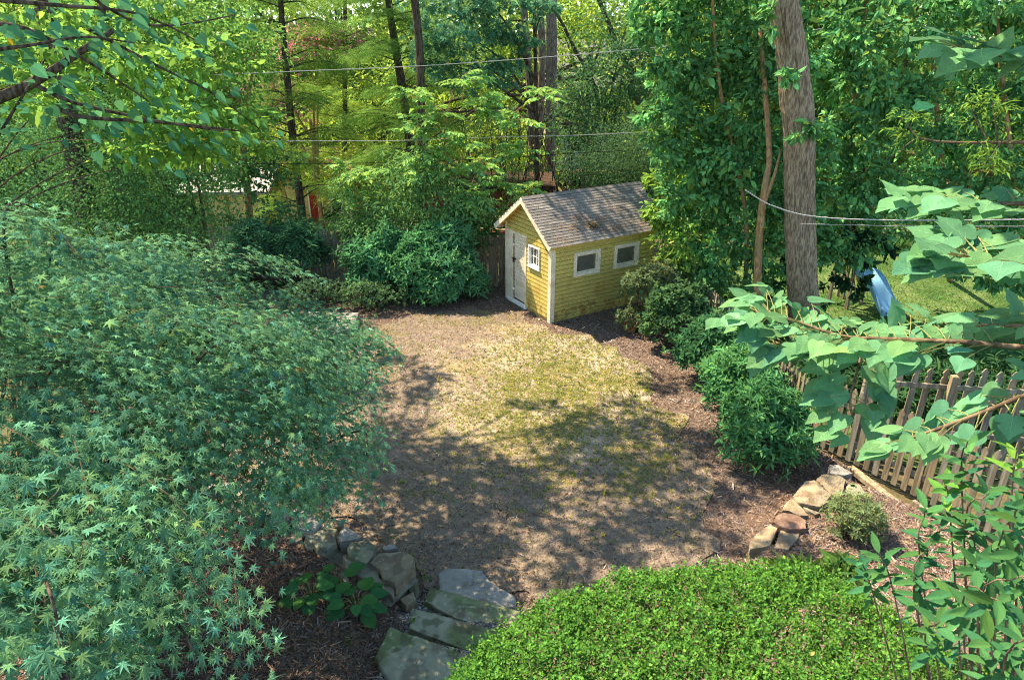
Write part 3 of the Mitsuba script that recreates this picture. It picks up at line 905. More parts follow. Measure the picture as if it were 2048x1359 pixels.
def fence_run(parent, pts, z0, h, w, gap, rails, rail_side, point, seed, zfn=None, rail_w=0.04, rail_h=0.085, post_every=2.4, posts=True, hj=0.02, th=0.02):
    rng = R(seed)
    pts = np.asarray(pts, float)
    for a, b in zip(pts[:-1], pts[1:]):
        d = np.linalg.norm(b - a)
        x = np.r_[(b - a) / d, 0]
        y = np.array([-x[1], x[0], 0]) * rail_side
        n = max(1, int(d / (w + gap)))
        for i in range(n):
            s = (i + 0.5) * d / n
            p = a + x[:2] * s
            z = z0 if zfn is None else zfn(s, d)
            hh = h + rng.normal(0, hj)
            v, f = picket((p[0], p[1], z), w * rng.uniform(0.94, 1.03), th, hh, x, -y, point, 0, rng)
            put('picket', mikit.ply((v, f), f'fence_wood_{int(rng.integers(0, 3))}'), parent)
        for rz in rails:
            k = max(1, round(d / post_every))
            for j in range(k):
                p0, p1 = a + x[:2] * d * j / k, a + x[:2] * d * (j + 1) / k
                za, zb = (z0, z0) if zfn is None else (zfn(d * j / k, d), zfn(d * (j + 1) / k, d))
                mb = MB()
                beam(mb, np.r_[p0, za + rz] + y * (rail_w / 2 + 0.003), np.r_[p1, zb + rz] + y * (rail_w / 2 + 0.003), rail_w, rail_h, ch=0.006)
                put('rail', mb.ply(f'fence_wood_{int(rng.integers(0, 3))}', color=False), parent)
        if posts:
            k = max(1, round(d / post_every))
            for j in range(k + 1):
                p = a + x[:2] * d * j / k
                z = z0 if zfn is None else zfn(d * j / k, d)
                mb = MB()
                q = np.r_[p, z - 0.1] + y * (rail_w + 0.055)
                box(mb, (-0.05, -0.05, 0), (0.05, 0.05, h + 0.02), (q, np.array([x, y, Z3])), ch=0.008)
                put('post', mb.ply(f'fence_wood_{j % 3}', color=False), parent)


bf = thing('board_fence', 'weathered brown board fence along the back of the yard behind the shrubs', 'fence')
fence_run(bf, [(-9.5, 19.5), (-5.2, 18.75), (-0.25, 18.3)], -0.02, 1.52, 0.135, 0.006, (0.3, 1.2), 1, 'ear', 21, hj=0.012)
pf = thing('picket_fence', 'long weathered wooden picket fence along the right side of the yard', 'fence')
fence_run(pf, [(4.62, 15.9), (4.9, 13.2), (5.2, 10.3)], 0.0, 1.05, 0.075, 0.055, (0.3, 0.82), 1, 'spade', 22)
fence_run(pf, [(5.2, 10.2), (6.2, 8.6), (7.4, 6.7)], 0.05, 1.28, 0.088, 0.06, (0.32, 0.92), 1, 'spade', 23, post_every=1.9)
rf = thing('return_fence', 'short picket fence panel with pointed tips behind the corner of the long picket fence', 'fence')
fence_run(rf, [(5.75, 9.95), (7.0, 9.75), (8.6, 9.5)], 0.05, 1.62, 0.1, 0.09, (0.45, 1.3), -1, 'spade', 24, post_every=1.25)
mb = MB()
beam(mb, (5.45, 9.28, 0.12), (5.87, 7.04, 0.30), 0.12, 0.1, ch=0.015)
put('edging_timber', mb.ply('fence_wood_1', color=False), None, 'reddish brown timber lying along the foot of the near picket fence', 'timber')
mb = MB()
beam(mb, (6.01, 8.42, 0.10), (6.25, 7.71, 0.15), 0.06, 0.09, ch=0.01)
put('edging_timber', mb.ply('fence_wood_0', color=False), None, 'short loose board on edge at the foot of the vine wrapped post', 'timber')

# ---------------------------------------------------------------- overhead wires
bsdf('wire_pale', {'type': 'twosided', 'b': {'type': 'diffuse', 'reflectance': {'type': 'rgb', 'value': [0.42, 0.42, 0.41]}}})
bsdf('wire_black', {'type': 'twosided', 'b': {'type': 'diffuse', 'reflectance': {'type': 'rgb', 'value': [0.015, 0.015, 0.016]}}})
for pts, r, m, lab in (
        ([(-18.41, 20.20, 4.97), (-10.56, 20.00, 5.40), (-6.24, 20.00, 5.58), (-1.69, 20.20, 5.77), (4.14, 20.50, 6.20), (10.76, 21.00, 6.88)], 0.011, 'wire_pale', 'uppermost pale wire strung before the background trees'),
        ([(-18.05, 19.20, 3.63), (-7.98, 19.00, 3.87), (-3.01, 19.00, 3.91), (-0.19, 19.20, 3.98), (2.61, 19.40, 4.03), (9.44, 20.00, 4.33)], 0.009, 'wire_pale', 'lower pale wire crossing behind the leafy sapling'),
        ([(-18.35, 19.40, 3.31), (-9.54, 19.20, 3.27), (-3.63, 19.20, 3.29), (0.49, 19.20, 3.46), (2.15, 19.40, 3.54), (9.54, 20.00, 3.79)], 0.009, 'wire_black', 'thin black wire strung just below the pale ones'),
        ([(4.27, 12.60, 3.90), (4.82, 12.60, 3.61), (5.73, 12.60, 3.40), (7.58, 12.40, 3.39), (11.31, 12.00, 3.53)], 0.0136, 'wire_pale', 'thick twisted pale cable passing in front of the big bare trunk'),
        ([(5.38, 12.60, 3.27), (7.61, 12.40, 3.28), (11.37, 12.00, 3.38)], 0.005, 'wire_pale', 'thin pale wire strung just under the thick twisted cable')):
    mb = MB()
    tube(mb, pts, min(r, 0.011), min(r, 0.011), 60, 6)
    if r > 0.0135:
        s = smooth_path(pts, 200)
        ph = np.linspace(0, 160, 200)
        for o in (0, np.pi):
            tube(mb, s + np.c_[0 * ph, 0.007 * np.cos(ph + o), 0.007 * np.sin(ph + o)], 0.006, 0.006, 200, 4)
    put('overhead_wire', mb.ply(m, smooth=True, color=False), None, lab, 'wire', 'overhead wires')

# ---------------------------------------------------------------- the slide next door
bsdf('blue_plastic', {'type': 'twosided', 'b': {'type': 'principled', 'base_color': {'type': 'rgb', 'value': [0.2, 0.42, 0.62]}, 'roughness': 0.32, 'specular': 0.5}})
slide = thing('slide', 'blue plastic play slide standing on the green lawn next door', 'slide')
top, bot = np.array((8.94, 16.90, 1.23)), np.array((9.54, 15.96, 0.06))
d = bot - top
hd = unit(np.r_[d[:2], 0])
lat = np.array([-hd[1], hd[0], 0])
hl = np.linalg.norm(d[:2])
n = 40
t = np.linspace(0, 1, n)
zz = top[2] + d[2] * (t + 0.1 * np.sin(2 * np.pi * 1.4 * t) * (1 - t)) * 1.0
zz[-5:] = np.maximum(zz[-5:], bot[2] + 0.02)
cen = top[None] * [1, 1, 0] + hd * (hl * t)[:, None] + Z3 * zz[:, None]
prof = [(-0.29, 0.0, -0.05), (-0.3, 0.0, 0.14), (-0.27, 0, 0.17), (-0.235, 0, 0.15), (-0.215, 0, 0.03), (-0.1, 0, 0.0), (0.1, 0, 0.0), (0.215, 0, 0.03), (0.235, 0, 0.15), (0.27, 0, 0.17), (0.3, 0, 0.14), (0.29, 0, -0.05)]
v = np.array([[c + lat * a * 1.15 * (1 + 0.15 * (k > n - 6)) + Z3 * z for a, _, z in prof] for k, c in enumerate(cen)]).reshape(-1, 3)
k = len(prof)
i, j = np.meshgrid(np.arange(n - 1), np.arange(k - 1), indexing='ij')
f = np.stack([i * k + j, i * k + j + 1, (i + 1) * k + j + 1, (i + 1) * k + j], -1).reshape(-1, 4)
put('chute', mikit.ply((v, f), 'blue_plastic', smooth=50), slide)
mb = MB()
box(mb, (-0.5, -0.34, top[2] - 0.06), (0.06, 0.34, top[2] - 0.01), (top * [1, 1, 0], np.array([hd, lat, Z3])), ch=0.008)
put('platform', mb.ply('fence_wood_0', color=False), slide)
for a in (-0.5, 0.02):
    for b in (-0.31, 0.31):
        mb = MB()
        box(mb, (a, b - 0.04, -0.1), (a + 0.08, b + 0.04, top[2] - 0.06 if a > -0.4 else top[2] + 0.75), (top * [1, 1, 0], np.array([hd, lat, Z3])), ch=0.006)
        put('post', mb.ply('fence_wood_0', color=False), slide)
for q in range(3):
    mb = MB()
    box(mb, (-0.53, -0.27, 0.3 + 0.28 * q), (-0.5, 0.27, 0.37 + 0.28 * q), (top * [1, 1, 0], np.array([hd, lat, Z3])), ch=0.005)
    put('rung', mb.ply('fence_wood_0', color=False), slide)
mb = MB()
a, b = np.array((8.89, 17.65, 0.00)), np.array((8.52, 17.00, 1.27))
beam(mb, a - Z3 * 0.1, np.r_[a[:2] + [0.12, 0.1], b[2]], 0.07, 0.07, up=(1, 0, 0), ch=0.006)
put('garden_stake', mb.ply('fence_wood_2', color=False), None, 'slim leaning wooden stake on the green lawn left of the blue slide', 'stake')

# ---------------------------------------------------------------- buildings beyond the back fence


def far_siding_fn(p, n, uv):
    a = fbm(p.x * 1.5, p.y * 1.5, p.z * 3, 3)
    return mix((0.55, 0.48, 0.2), (0.46, 0.4, 0.17), a)


def white_siding_fn(p, n, uv):
    return mix((0.5, 0.47, 0.4), (0.42, 0.4, 0.35), fbm(p.x, p.y, p.z * 3, 3))


def red_fn(p, n, uv):
    return mix((0.33, 0.05, 0.035), (0.25, 0.04, 0.03), fbm(p.x * 6, p.y * 6, p.z * 6, 3))


def slate_fn(p, n, uv):
    return mix((0.16, 0.16, 0.165), (0.25, 0.25, 0.25), fbm(p.x * 3, p.y * 3, p.z * 9, 3))


bsdf('far_siding', rough(far_siding_fn))
bsdf('white_siding', rough(white_siding_fn))
bsdf('red_paint', rough(red_fn))
bsdf('slate', rough(slate_fn))
bsdf('pale_metal', {'type': 'twosided', 'b': {'type': 'principled', 'base_color': {'type': 'rgb', 'value': [0.17, 0.165, 0.17]}, 'roughness': 0.45, 'metallic': 0.0}})
bsdf('tan_panel', rough(wood_fn((0.28, 0.16, 0.06), (0.4, 0.24, 0.1), (0.3, 0.2, 0.09))))
bsdf('brick_red', rough(lambda p, n, uv: mix((0.15, 0.05, 0.035), (0.25, 0.1, 0.07), fbm(p.x * 5, p.y * 5, p.z * 12, 3))))


def far_house(name, label, o, yaw, w, dp, h, rise, mat, roofmat, over=0.4, board=0.16, ridge_along=True):
    """A gabled house: boarded walls, two roof slopes; returns its key and the frame of its near long wall."""
    key = thing(name, label, 'house')
    ux = np.array([math.cos(yaw), math.sin(yaw), 0])
    uy = np.array([-math.sin(yaw), math.cos(yaw), 0])
    o = np.asarray(o, float)
    fr = (o, np.array([ux, -uy, Z3]))
    for lo, hi in (((0, -0.15, -0.3), (w, 0, h)), ((0, -dp, -0.3), (w, -dp + 0.15, h)), ((0, -dp + 0.15, -0.3), (0.15, -0.15, h)), ((w - 0.15, -dp + 0.15, -0.3), (w, -0.15, h))):
        mb = MB()
        box(mb, lo, hi, fr)
        put('wall', mb.ply(mat, color=False), key)
    mb = MB()
    for i in range(int(h / board)):
        for lo, hi in (((0, 0.001, 0), (w, 0.02, 0)), ):
            z = i * board
            q = np.array([[0, 0.024, z], [w, 0.024, z], [w, 0.004, z + board], [0, 0.004, z + board], [0, 0.0, z], [w, 0.0, z]])
            mb.add(o + q @ fr[1], np.array([[0, 1, 2, 3], [4, 5, 1, 0]]))
    put('siding', mb.ply(mat, color=False), key, kind='stuff')
    if ridge_along:
        for s in (0, 1):
            y0, y1 = (over, -dp / 2) if s == 0 else (-dp - over, -dp / 2)
            z0 = h - over * rise / (dp / 2)
            a = np.array([[-over, y0, z0], [w + over, y0, z0], [w + over, y1, h + rise], [-over, y1, h + rise]])
            mb = MB()
            up = np.array([0, 0, 0.12])
            q = np.vstack([a, a + up])
            mb.add(o + q @ fr[1], np.array([[0, 1, 2, 3], [4, 5, 6, 7], [0, 1, 5, 4], [0, 4, 7, 3], [1, 5, 6, 2]]))
            put('roof', mb.ply(roofmat, color=False), key)
        for x in (0.0, w - 0.15):
            pg = sg.Polygon([(0, h), (-dp, h), (-dp / 2, h + rise - 0.05)])
            m = trimesh.creation.extrude_polygon(pg, 0.15, engine='earcut')
            p = np.array(m.vertices)
            mb = MB()
            mb.add(o + np.c_[x + p[:, 2], p[:, 0], p[:, 1]] @ fr[1], m.faces)
            put('gable', mb.ply(mat, color=False), key)
    return key, fr


yo = np.array((-13.07, 38.00, -3.20))
yh, yfr = far_house('yellow_house', 'yellow boarded house with a red door and a white framed window beyond the back fence', yo + [0, 0, 0.0], math.radians(-4), 4.75, 6.0, 2.7, 1.0, 'far_siding', 'dark_wood')
fx = lambda px: (px - 560) * 0.0303
mb = MB()
box(mb, (fx(622), 0.02, 0.1), (fx(644), 0.06, 1.85), yfr, ch=0.01)
dk = put('door', mb.ply('red_paint', color=False), yh, label='red door of the yellow house')
for lo, hi in (((fx(619.5), 0.024, 0.1), (fx(622), 0.075, 1.92)), ((fx(644), 0.024, 0.1), (fx(646.5), 0.075, 1.92)), ((fx(619.5), 0.024, 1.92), (fx(646.5), 0.075, 2.05))):
    mb = MB()
    box(mb, lo, hi, yfr)
    put('casing', mb.ply('white_paint', color=False), dk)
for lo, hi in (((fx(606), 0.024, 0.0), (fx(610), 0.07, 2.65)), ((fx(694), 0.024, 0.0), (fx(699), 0.07, 2.65))):
    mb = MB()
    box(mb, lo, hi, yfr)
    put('corner_board', mb.ply('white_paint', color=False), yh)
mb = MB()
box(mb, (fx(663), 0.022, 0.75), (fx(682), 0.05, 1.75), yfr)
wk = put('window', mb.ply('dark_metal', color=False), yh)
for lo, hi in (((fx(661), 0.024, 0.7), (fx(663), 0.08, 1.8)), ((fx(671.5), 0.052, 0.75), (fx(673.5), 0.08, 1.75)), ((fx(682), 0.024, 0.7), (fx(685), 0.08, 1.8)), ((fx(661), 0.024, 1.75), (fx(685), 0.082, 1.85)), ((fx(661), 0.024, 0.65), (fx(685), 0.09, 0.75))):
    mb = MB()
    box(mb, lo, hi, yfr)
    put('frame', mb.ply('white_paint', color=False), wk)
mb = MB()
box(mb, (0.05, -3, -1.2), (4.7, -0.3, -0.31), yfr)
put('foundation', mb.ply('brick_red', color=False), yh)

lo_ = np.array((-14.49, 31.00, -1.60))
lh, lfr = far_house('yellow_outbuilding', 'low yellow outbuilding with a pale metal roof behind the left trees', lo_, math.radians(3), 3.1, 4.0, 1.75, 0.65, 'far_siding', 'pale_metal', over=0.5)
for x in (0.6, 1.5, 2.4):
    mb = MB()
    box(mb, (x - 0.05, 0.025, 0), (x + 0.05, 0.09, 1.74), lfr)
    put('post', mb.ply('tan_panel', color=False), lh)
for i in range(9):
    mb = MB()
    x = -0.45 + i * 0.5
    a, b = np.array([x, 0.5, 1.75 - 0.1625 + 0.13]), np.array([x, -2.0, 2.4 + 0.13])
    beam(mb, lfr[0] + a @ lfr[1], lfr[0] + b @ lfr[1], 0.03, 0.05)
    put('roof_seam', mb.ply('pale_metal', color=False), lh)

bo = np.array((-0.30, 25.50, -0.46))
bk = thing('brown_shed', 'dark red brown outbuilding with a tan framed panel seen left of the shed ridge', 'shed')
bfr = (bo, np.array([np.array([1, -0.03, 0]), np.array([0.03, 1, 0]) * -1, Z3]))
mb = MB()
box(mb, (-3.2, -2.5, -0.6), (1.7, -0.06, 1.75), bfr)
put('wall', mb.ply('brick_red', color=False), bk)
mb = MB()
box(mb, (0.02, -0.058, 0.0), (0.92, 0.0, 1.62), bfr)
pk = put('panel', mb.ply('tan_panel', color=False), bk)
for lo, hi in (((-0.06, -0.058, 0), (0.02, 0.05, 1.7)), ((0.02, -0.056, 1.62), (1.0, 0.05, 1.7)), ((0.92, -0.058, 0), (1.0, 0.05, 1.618))):
    mb = MB()
    box(mb, lo, hi, bfr)
    put('frame', mb.ply('yellow_paint', color=False), pk)
for z in (0.5, 1.05):
    mb = MB()
    box(mb, (0.02, 0.001, z), (0.92, 0.015, z + 0.012), bfr)
    put('batten', mb.ply('dark_wood', color=False), pk)
mb = MB()
box(mb, (-3.4, -2.7, 1.75), (1.9, 0.15, 1.9), bfr)
put('roof', mb.ply('dark_wood', color=False), bk)

# a low stack of boards and logs below it
wp = thing('lumber_pile', 'low pile of old boards lying behind the back fence left of the shed', 'lumber')
rng = R(41)
for i in range(12):
    mb = MB()
    a = np.array((-1.95, 22.00, 0.50)) + [rng.uniform(-0.3, 0.3), rng.uniform(-0.4, 0.4), -0.25 + 0.09 * (i // 2)]
    b = a + [rng.uniform(1.3, 2.0), rng.uniform(-0.4, 0.4), rng.uniform(-0.05, 0.08)]
    beam(mb, a, b, 0.16, 0.06, ch=0.006)
    put('board', mb.ply(('dark_wood', 'fence_wood_1', 'brick_red')[i % 3], color=False), wp)

wo = np.array((2.73, 47.00, -1.49))
wh, wfr = far_house('white_house', 'pale cream house with a grey gabled roof half hidden by the far trees', wo, math.radians(6), 7.5, 7, 5.0, 2.6, 'white_siding', 'slate', over=0.3)
for x in (1.2, 3.6, 5.8):
    for z in (0.9, 3.2):
        mb = MB()
        box(mb, (x, 0.02, z), (x + 0.8, 0.05, z + 1.2), wfr)
        wk = put('window', mb.ply('dark_metal', color=False), wh)
        for lo, hi in (((x - 0.1, 0.024, z - 0.1), (x, 0.08, z + 1.3)), ((x + 0.8, 0.024, z - 0.1), (x + 0.9, 0.08, z + 1.3)), ((x, 0.024, z + 1.2), (x + 0.8, 0.082, z + 1.3)), ((x, 0.024, z - 0.1), (x + 0.8, 0.082, z)), ((x, 0.052, z + 0.57), (x + 0.8, 0.075, z + 0.63))):
            mb = MB()
            box(mb, lo, hi, wfr)
            put('frame', mb.ply('white_paint', color=False), wk)


# ---------------------------------------------------------------- trees and shrubs


def wood(parent, name, limbs, bark='bark_dark', label=None, sides=8, bump=0.0):
    """Limbs (path, radius at the foot, radius at the end) as one branching part."""
    mb = MB()
    for i, (p, r0, r1) in enumerate(limbs):
        tube(mb, p, r0, r1, max(6, 5 * len(p)), sides, bump, i)
    return put(name, mb.ply(bark, smooth=True, color=False), parent, label=label)


def limbs_to(base, fork, ends, r, rng, n=0.35):
    """A trunk from base to fork and limbs that leave it for the ends, each with a bend."""
    base, fork = np.asarray(base, float), np.asarray(fork, float)
    out = [([base, base * 0.5 + fork * 0.5 + rng.normal(0, 0.05, 3), fork], r, r * 0.6)]
    for e in ends:
        e = np.asarray(e, float)
        t = rng.uniform(0.45, 1.0)
        s = base + (fork - base) * t
        m = s * 0.5 + e * 0.5 + rng.normal(0, 0.08, 3) * np.linalg.norm(e - s) * n + [0, 0, 0.1 * np.linalg.norm(e - s)]
        out.append(([s, m, e], r * (0.75 - 0.35 * t), r * 0.1))
    return out


def crown(parent, mb, mat, name='foliage', label=None):
    return put(name, mb.ply(mat), parent, label=label, kind='stuff')


def tree(name, label, base, fork, blobs, r, tpl, size, base_col, seed, mat='leaf', bark='bark_dark', group=None, cat='tree', wood_name='trunk', **kw):
    rng = R(seed)
    k = thing(name, label, cat, group)
    ends = [np.array(b[:3]) + rng.normal(0, 0.2, 3) * np.array(b[3:6]) for b in blobs]
    wood(k, wood_name, limbs_to(base, fork, ends, r, rng), bark)
    mb = MB()
    foliage(mb, blobs, tpl, size, base_col, rng, **kw)
    crown(k, mb, mat)
    return k


# ---- the Japanese maple in the left foreground
rng = R(100)
maple = thing('japanese_maple', 'wide spreading green maple with star shaped leaves filling the left foreground', 'tree')
EDGE_Y = [0.6, 1.5, 2.16, 2.97, 3.2, 3.65, 4.04, 4.6, 5.85, 6.46, 7.1, 8.1, 8.6, 9.2]
EDGE_X = [-2.5, -2.35, -2.1, -1.5, -1.98, -2.08, -1.66, -1.42, -1.36, -1.64, -1.72, -1.62, -2.3, -4.0]


def maple_top(x, y):
    z = 5.1 + 0.12 * np.clip(-3.4 - x, 0, 1) - 0.3 * np.maximum(0, x + 3.9) ** 2 - 0.06 * np.maximum(0, -4.2 - x) ** 2 - 0.5 * np.maximum(0, y - 5.3) * np.clip(1.0 - (x + 2.6) / 1.2, 0.45, 1.0) - 0.12 - 0.1 * np.maximum(0, 2.0 - y)
    return z + 1.15 * (meshkit.fbm(np.stack([x * 1.05, y * 1.05, 0 * x], -1), 3, 9) - 0.5)


edge_x = lambda y: np.interp(y, EDGE_Y, EDGE_X)
cand = np.stack([rng.uniform(-7.2, -1.25, 6000), rng.uniform(0.7, 9.0, 6000)], -1)
cand = cand[(cand[:, 0] < edge_x(cand[:, 1]) - 0.22) & (cand[:, 0] > -0.75 * (0.914 * cand[:, 1] + 0.8) - 0.8)]
plates = []
for q in cand:                                    # boughs that lie in tiers, each a drooping fan of sprays
    if (q[0] + 2.8) ** 2 + (q[1] - 3.75) ** 2 < 0.3 or (q[0] < -2.2 and meshkit.noise(np.r_[q * 1.25, 3.0], 5) < 0.27):
        continue
    if all((q[0] - p[0]) ** 2 + (q[1] - p[1]) ** 2 > 0.54 ** 2 for p in plates):
        plates.append(q)
first = len(plates)
for q in cand[::-1]:                              # a second tier under the outer rim
    if q[0] > -3.0 and all((q[0] - p[0]) ** 2 + (q[1] - p[1]) ** 2 > 0.42 ** 2 for p in plates[first:]):
        plates.append(q)
plates = np.array(plates)
pz = maple_top(plates[:, 0], plates[:, 1]) + np.where(np.arange(len(plates)) < first, rng.uniform(-0.42, 0.36, len(plates)), rng.uniform(-0.5, -0.2, len(plates)))
pd = unit(np.stack([plates[:, 0] + 4.5 + rng.normal(0, 0.5, len(plates)), 0.7 * (plates[:, 1] - 5.0) + rng.normal(0, 0.9, len(plates))], -1))
pslope = -0.22 - 0.35 * np.clip((plates[:, 0] + 3.4) / 2, 0, 1)
per_plate = 35
w = np.repeat(np.arange(len(plates)), per_plate)
rr_, aa_ = np.sqrt(rng.random(len(w))), rng.uniform(0, 2 * np.pi, len(w))
pu, pv = rr_ * np.cos(aa_) * rng.uniform(0.55, 0.95, len(plates))[w], rr_ * np.sin(aa_) * rng.uniform(0.3, 0.48, len(plates))[w]
sx = plates[w, 0] + pd[w, 0] * pu - pd[w, 1] * pv
sy = plates[w, 1] + pd[w, 1] * pu + pd[w, 0] * pv
sz = pz[w] + pslope[w] * pu - 0.22 * pv ** 2 - 0.14 * np.maximum(0, pu) ** 2 + rng.normal(0, 0.035, len(w))
fx_, fy_ = rng.uniform(-7.2, -1.4, 5000), rng.uniform(0.8, 8.8, 5000)
ok = (fx_ < edge_x(fy_) - 0.75) & (fx_ > -0.75 * (0.914 * fy_ + 0.8) - 0.8)
fx_, fy_ = fx_[ok][:700], fy_[ok][:700]
sx, sy = np.r_[sx, fx_], np.r_[sy, fy_]
sz = np.r_[sz, maple_top(fx_, fy_) - rng.uniform(0.55, 1.2, len(fx_))]
ok = sx < edge_x(sy) + 0.06
sx, sy, sz = sx[ok], sy[ok], sz[ok]
gx = (maple_top(sx + 0.1, sy) - maple_top(sx - 0.1, sy)) / 0.2
gy = (maple_top(sx, sy + 0.1) - maple_top(sx, sy - 0.1)) / 0.2
SN = unit(np.stack([-gx * 0.4 + rng.normal(0, 0.2, len(sx)), -gy * 0.4 + rng.normal(0, 0.2, len(sx)), np.ones_like(sx)], -1))
outd = unit(np.stack([-gx, -gy, 0 * sx], -1) + np.stack([sx + 4.2, sy - 5.0, 0 * sx], -1) * 0.25)
SD = unit(outd + np.stack([rng.normal(0, 0.4, len(sx)), rng.normal(0, 0.4, len(sx)), 0 * sx], -1))
SD = unit(SD - SN * (SD * SN).sum(1, keepdims=True) + [0, 0, -0.1])
per = 19
m = len(sx) * per
w = np.repeat(np.arange(len(sx)), per)
along = rng.uniform(-0.22, 0.3, m)
acr = rng.normal(0, 0.13, m) * (1 - 0.8 * np.maximum(0, along))
SB = np.cross(SN, SD)
P = np.stack([sx, sy, sz], -1)[w] + SD[w] * along[:, None] + SB[w] * acr[:, None] + SN[w] * rng.normal(0, 0.03, (m, 1)) - np.c_[0 * along, 0 * along, np.maximum(0, along) ** 2 * 0.6]
D = SD[w] + SB[w] * (acr * 3.5)[:, None] + rng.normal(0, 0.3, (m, 3)) + [0, 0, -0.16]
N = SN[w] + rng.normal(0, 0.22, (m, 3))
st = np.exp(rng.normal(0, 0.16, (len(sx), 1)))[w]
C = np.clip(tones(rng, m, (0.122, 0.275, 0.145), 0.26, 0.14, (0.3, 0.2, 0.07), 0.0008) * st, 0.004, 0.8)
S = 0.088 * np.exp(rng.normal(0, 0.22, m))
near = np.argsort(np.linalg.norm(P - [0, 0, 6.49], axis=1) + 3.0 * ((P[:, 0] < -0.78 * P[:, 1] - 0.3) | (P[:, 1] < 1.9)))[:300]
rest = np.setdiff1d(np.arange(m), near)
mb = MB()
scatter(mb, MAPLE, P[rest], D[rest], N[rest], S[rest], C[rest])
crown(maple, mb, 'leaf_satin', label='dense layered green star shaped foliage')
for i in near:
    mb = MB()
    scatter(mb, MAPLE, P[i:i + 1], D[i:i + 1], N[i:i + 1], S[i:i + 1], C[i:i + 1])
    put('leaf', mb.ply('leaf_satin'), maple)
limbs = []
for e in rng.permutation(len(sx))[:90]:
    q = np.array([sx[e], sy[e], sz[e] - 0.06])
    f0 = np.array([-4.6, 5.0, 1.4]) + rng.normal(0, 0.12, 3)
    limbs.append(([f0, f0 * 0.5 + q * 0.5 + [0, 0, 0.1], q - SD[e] * 0.25 - [0, 0, 0.08], q + SD[e] * 0.2], 0.024, 0.003))
limbs.append(([(-4.75, 4.9, 0.2), (-4.65, 5.0, 0.8), (-4.6, 5.0, 1.5)], 0.16, 0.1))
wood(maple, 'trunk', limbs, 'bark_dark', sides=6)
tw = []
for e in range(0, len(sx), 3):
    q = np.array([sx[e], sy[e], sz[e] - 0.03])
    tw.append(([q - SD[e] * 0.28, q, q + SD[e] * 0.22 - [0, 0, 0.02]], 0.003, 0.0015))
mb = MB()
for p, a, b in tw:
    tube(mb, p, a, b, 4, 4, cap=False)
put('twigs', mb.ply('twig', color=False), maple, kind='stuff')

# ---- the clipped hedge in the near right corner
rng = R(110)
hedge = thing('clipped_hedge', 'bright green clipped hedge of tiny leaves filling the near right corner', 'hedge')
HEDGE = sg.Polygon([(-0.58, 3.0), (-0.55, 3.35), (-0.22, 3.82), (0.24, 4.2), (0.7, 4.38), (1.1, 4.53), (2.0, 4.62), (2.5, 4.58), (2.78, 4.36), (3.05, 4.0), (3.4, 3.5), (3.75, 2.6), (3.6, 1.2), (-0.5, 1.2)])
NSH = 9500
q = np.stack([rng.uniform(-0.65, 3.7, NSH * 2), rng.uniform(1.9, 4.7, NSH * 2)], -1)
q = q[shapely.contains_xy(HEDGE, q[:, 0], q[:, 1])][:NSH]
ed = shapely.distance(HEDGE.exterior, shapely.points(q))
hz = 2.5 - 0.16 * np.exp(-ed / 0.12) + 0.2 * (meshkit.fbm(np.c_[q * 3.4, 0 * q[:, 0]], 3, 4) - 0.5) + rng.normal(0, 0.03, len(q)) + 0.11 * (rng.random(len(q)) < 0.02) - 0.07 * (meshkit.noise(np.c_[q * 9, 0 * q[:, 0]], 6) < 0.12)
tips = np.c_[q, hz]
sd_ = unit(np.c_[rng.normal(0, 0.28, (len(q), 2)), np.ones(len(q))])
# the flanks, down to the ground
e = HEDGE.exterior
s = rng.uniform(0, e.length, 5200)
eb = np.array([e.interpolate(a).coords[0] for a in s])
en = np.array([e.interpolate(a + 0.02).coords[0] for a in s]) - eb
en = unit(np.c_[en[:, 1], -en[:, 0]])
en = en * np.where(shapely.contains_xy(HEDGE, *(eb + en * 0.03).T), -1, 1)[:, None]
fz = rng.uniform(0.7, 2.4, len(s))
tips = np.vstack([tips, np.c_[eb + en * rng.normal(0, 0.03, (len(s), 1)), fz]])
sd_ = np.vstack([sd_, unit(np.c_[en + rng.normal(0, 0.3, en.shape), rng.uniform(0.2, 1.0, len(s))])])
per = 10
w = np.repeat(np.arange(len(tips)), per)
t = np.tile(np.arange(per) / per, len(tips)) + rng.uniform(0, 0.06, len(w))
a = rng.uniform(0, 2 * np.pi, len(tips))[w] + np.tile(np.arange(per) % 2 * np.pi + (np.arange(per) // 2) * 1.57, len(tips))
rd = np.stack([np.cos(a), np.sin(a), 0 * a], -1)
rd = unit(rd - sd_[w] * (rd * sd_[w]).sum(1, keepdims=True))
P = tips[w] - sd_[w] * (t * 0.13)[:, None] + rd * 0.004
D = rd + sd_[w] * (0.9 - 0.5 * t)[:, None] + rng.normal(0, 0.2, rd.shape)
N = sd_[w] * 0.9 - rd * 0.35 + rng.normal(0, 0.25, rd.shape)
fresh = np.clip(1.25 - 0.5 * t, 0.7, 1.3)[:, None]
C = np.clip(tones(rng, len(w), (0.085, 0.21, 0.037), 0.26, 0.12, (0.3, 0.28, 0.1), 0.002) * fresh, 0.004, 0.8)
mb = MB()
scatter(mb, (OVAL2[0] * [1, 1.25, 1], OVAL2[1]), P, D, N, 0.027 * np.exp(rng.normal(0, 0.2, len(w))), C)
iq = q[rng.integers(0, len(q), 26000)] + rng.normal(0, 0.03, (26000, 2))
scatter(mb, OVAL2, np.c_[iq, 2.42 - rng.uniform(0.06, 0.34, len(iq))], rng.normal(0, 1, (len(iq), 3)), [0, 0, 0.8] + rng.normal(0, 0.6, (len(iq), 3)), 0.034, tones(rng, len(iq), (0.085, 0.2, 0.037), 0.22))
crown(hedge, mb, 'leaf_gloss')
mb = MB()
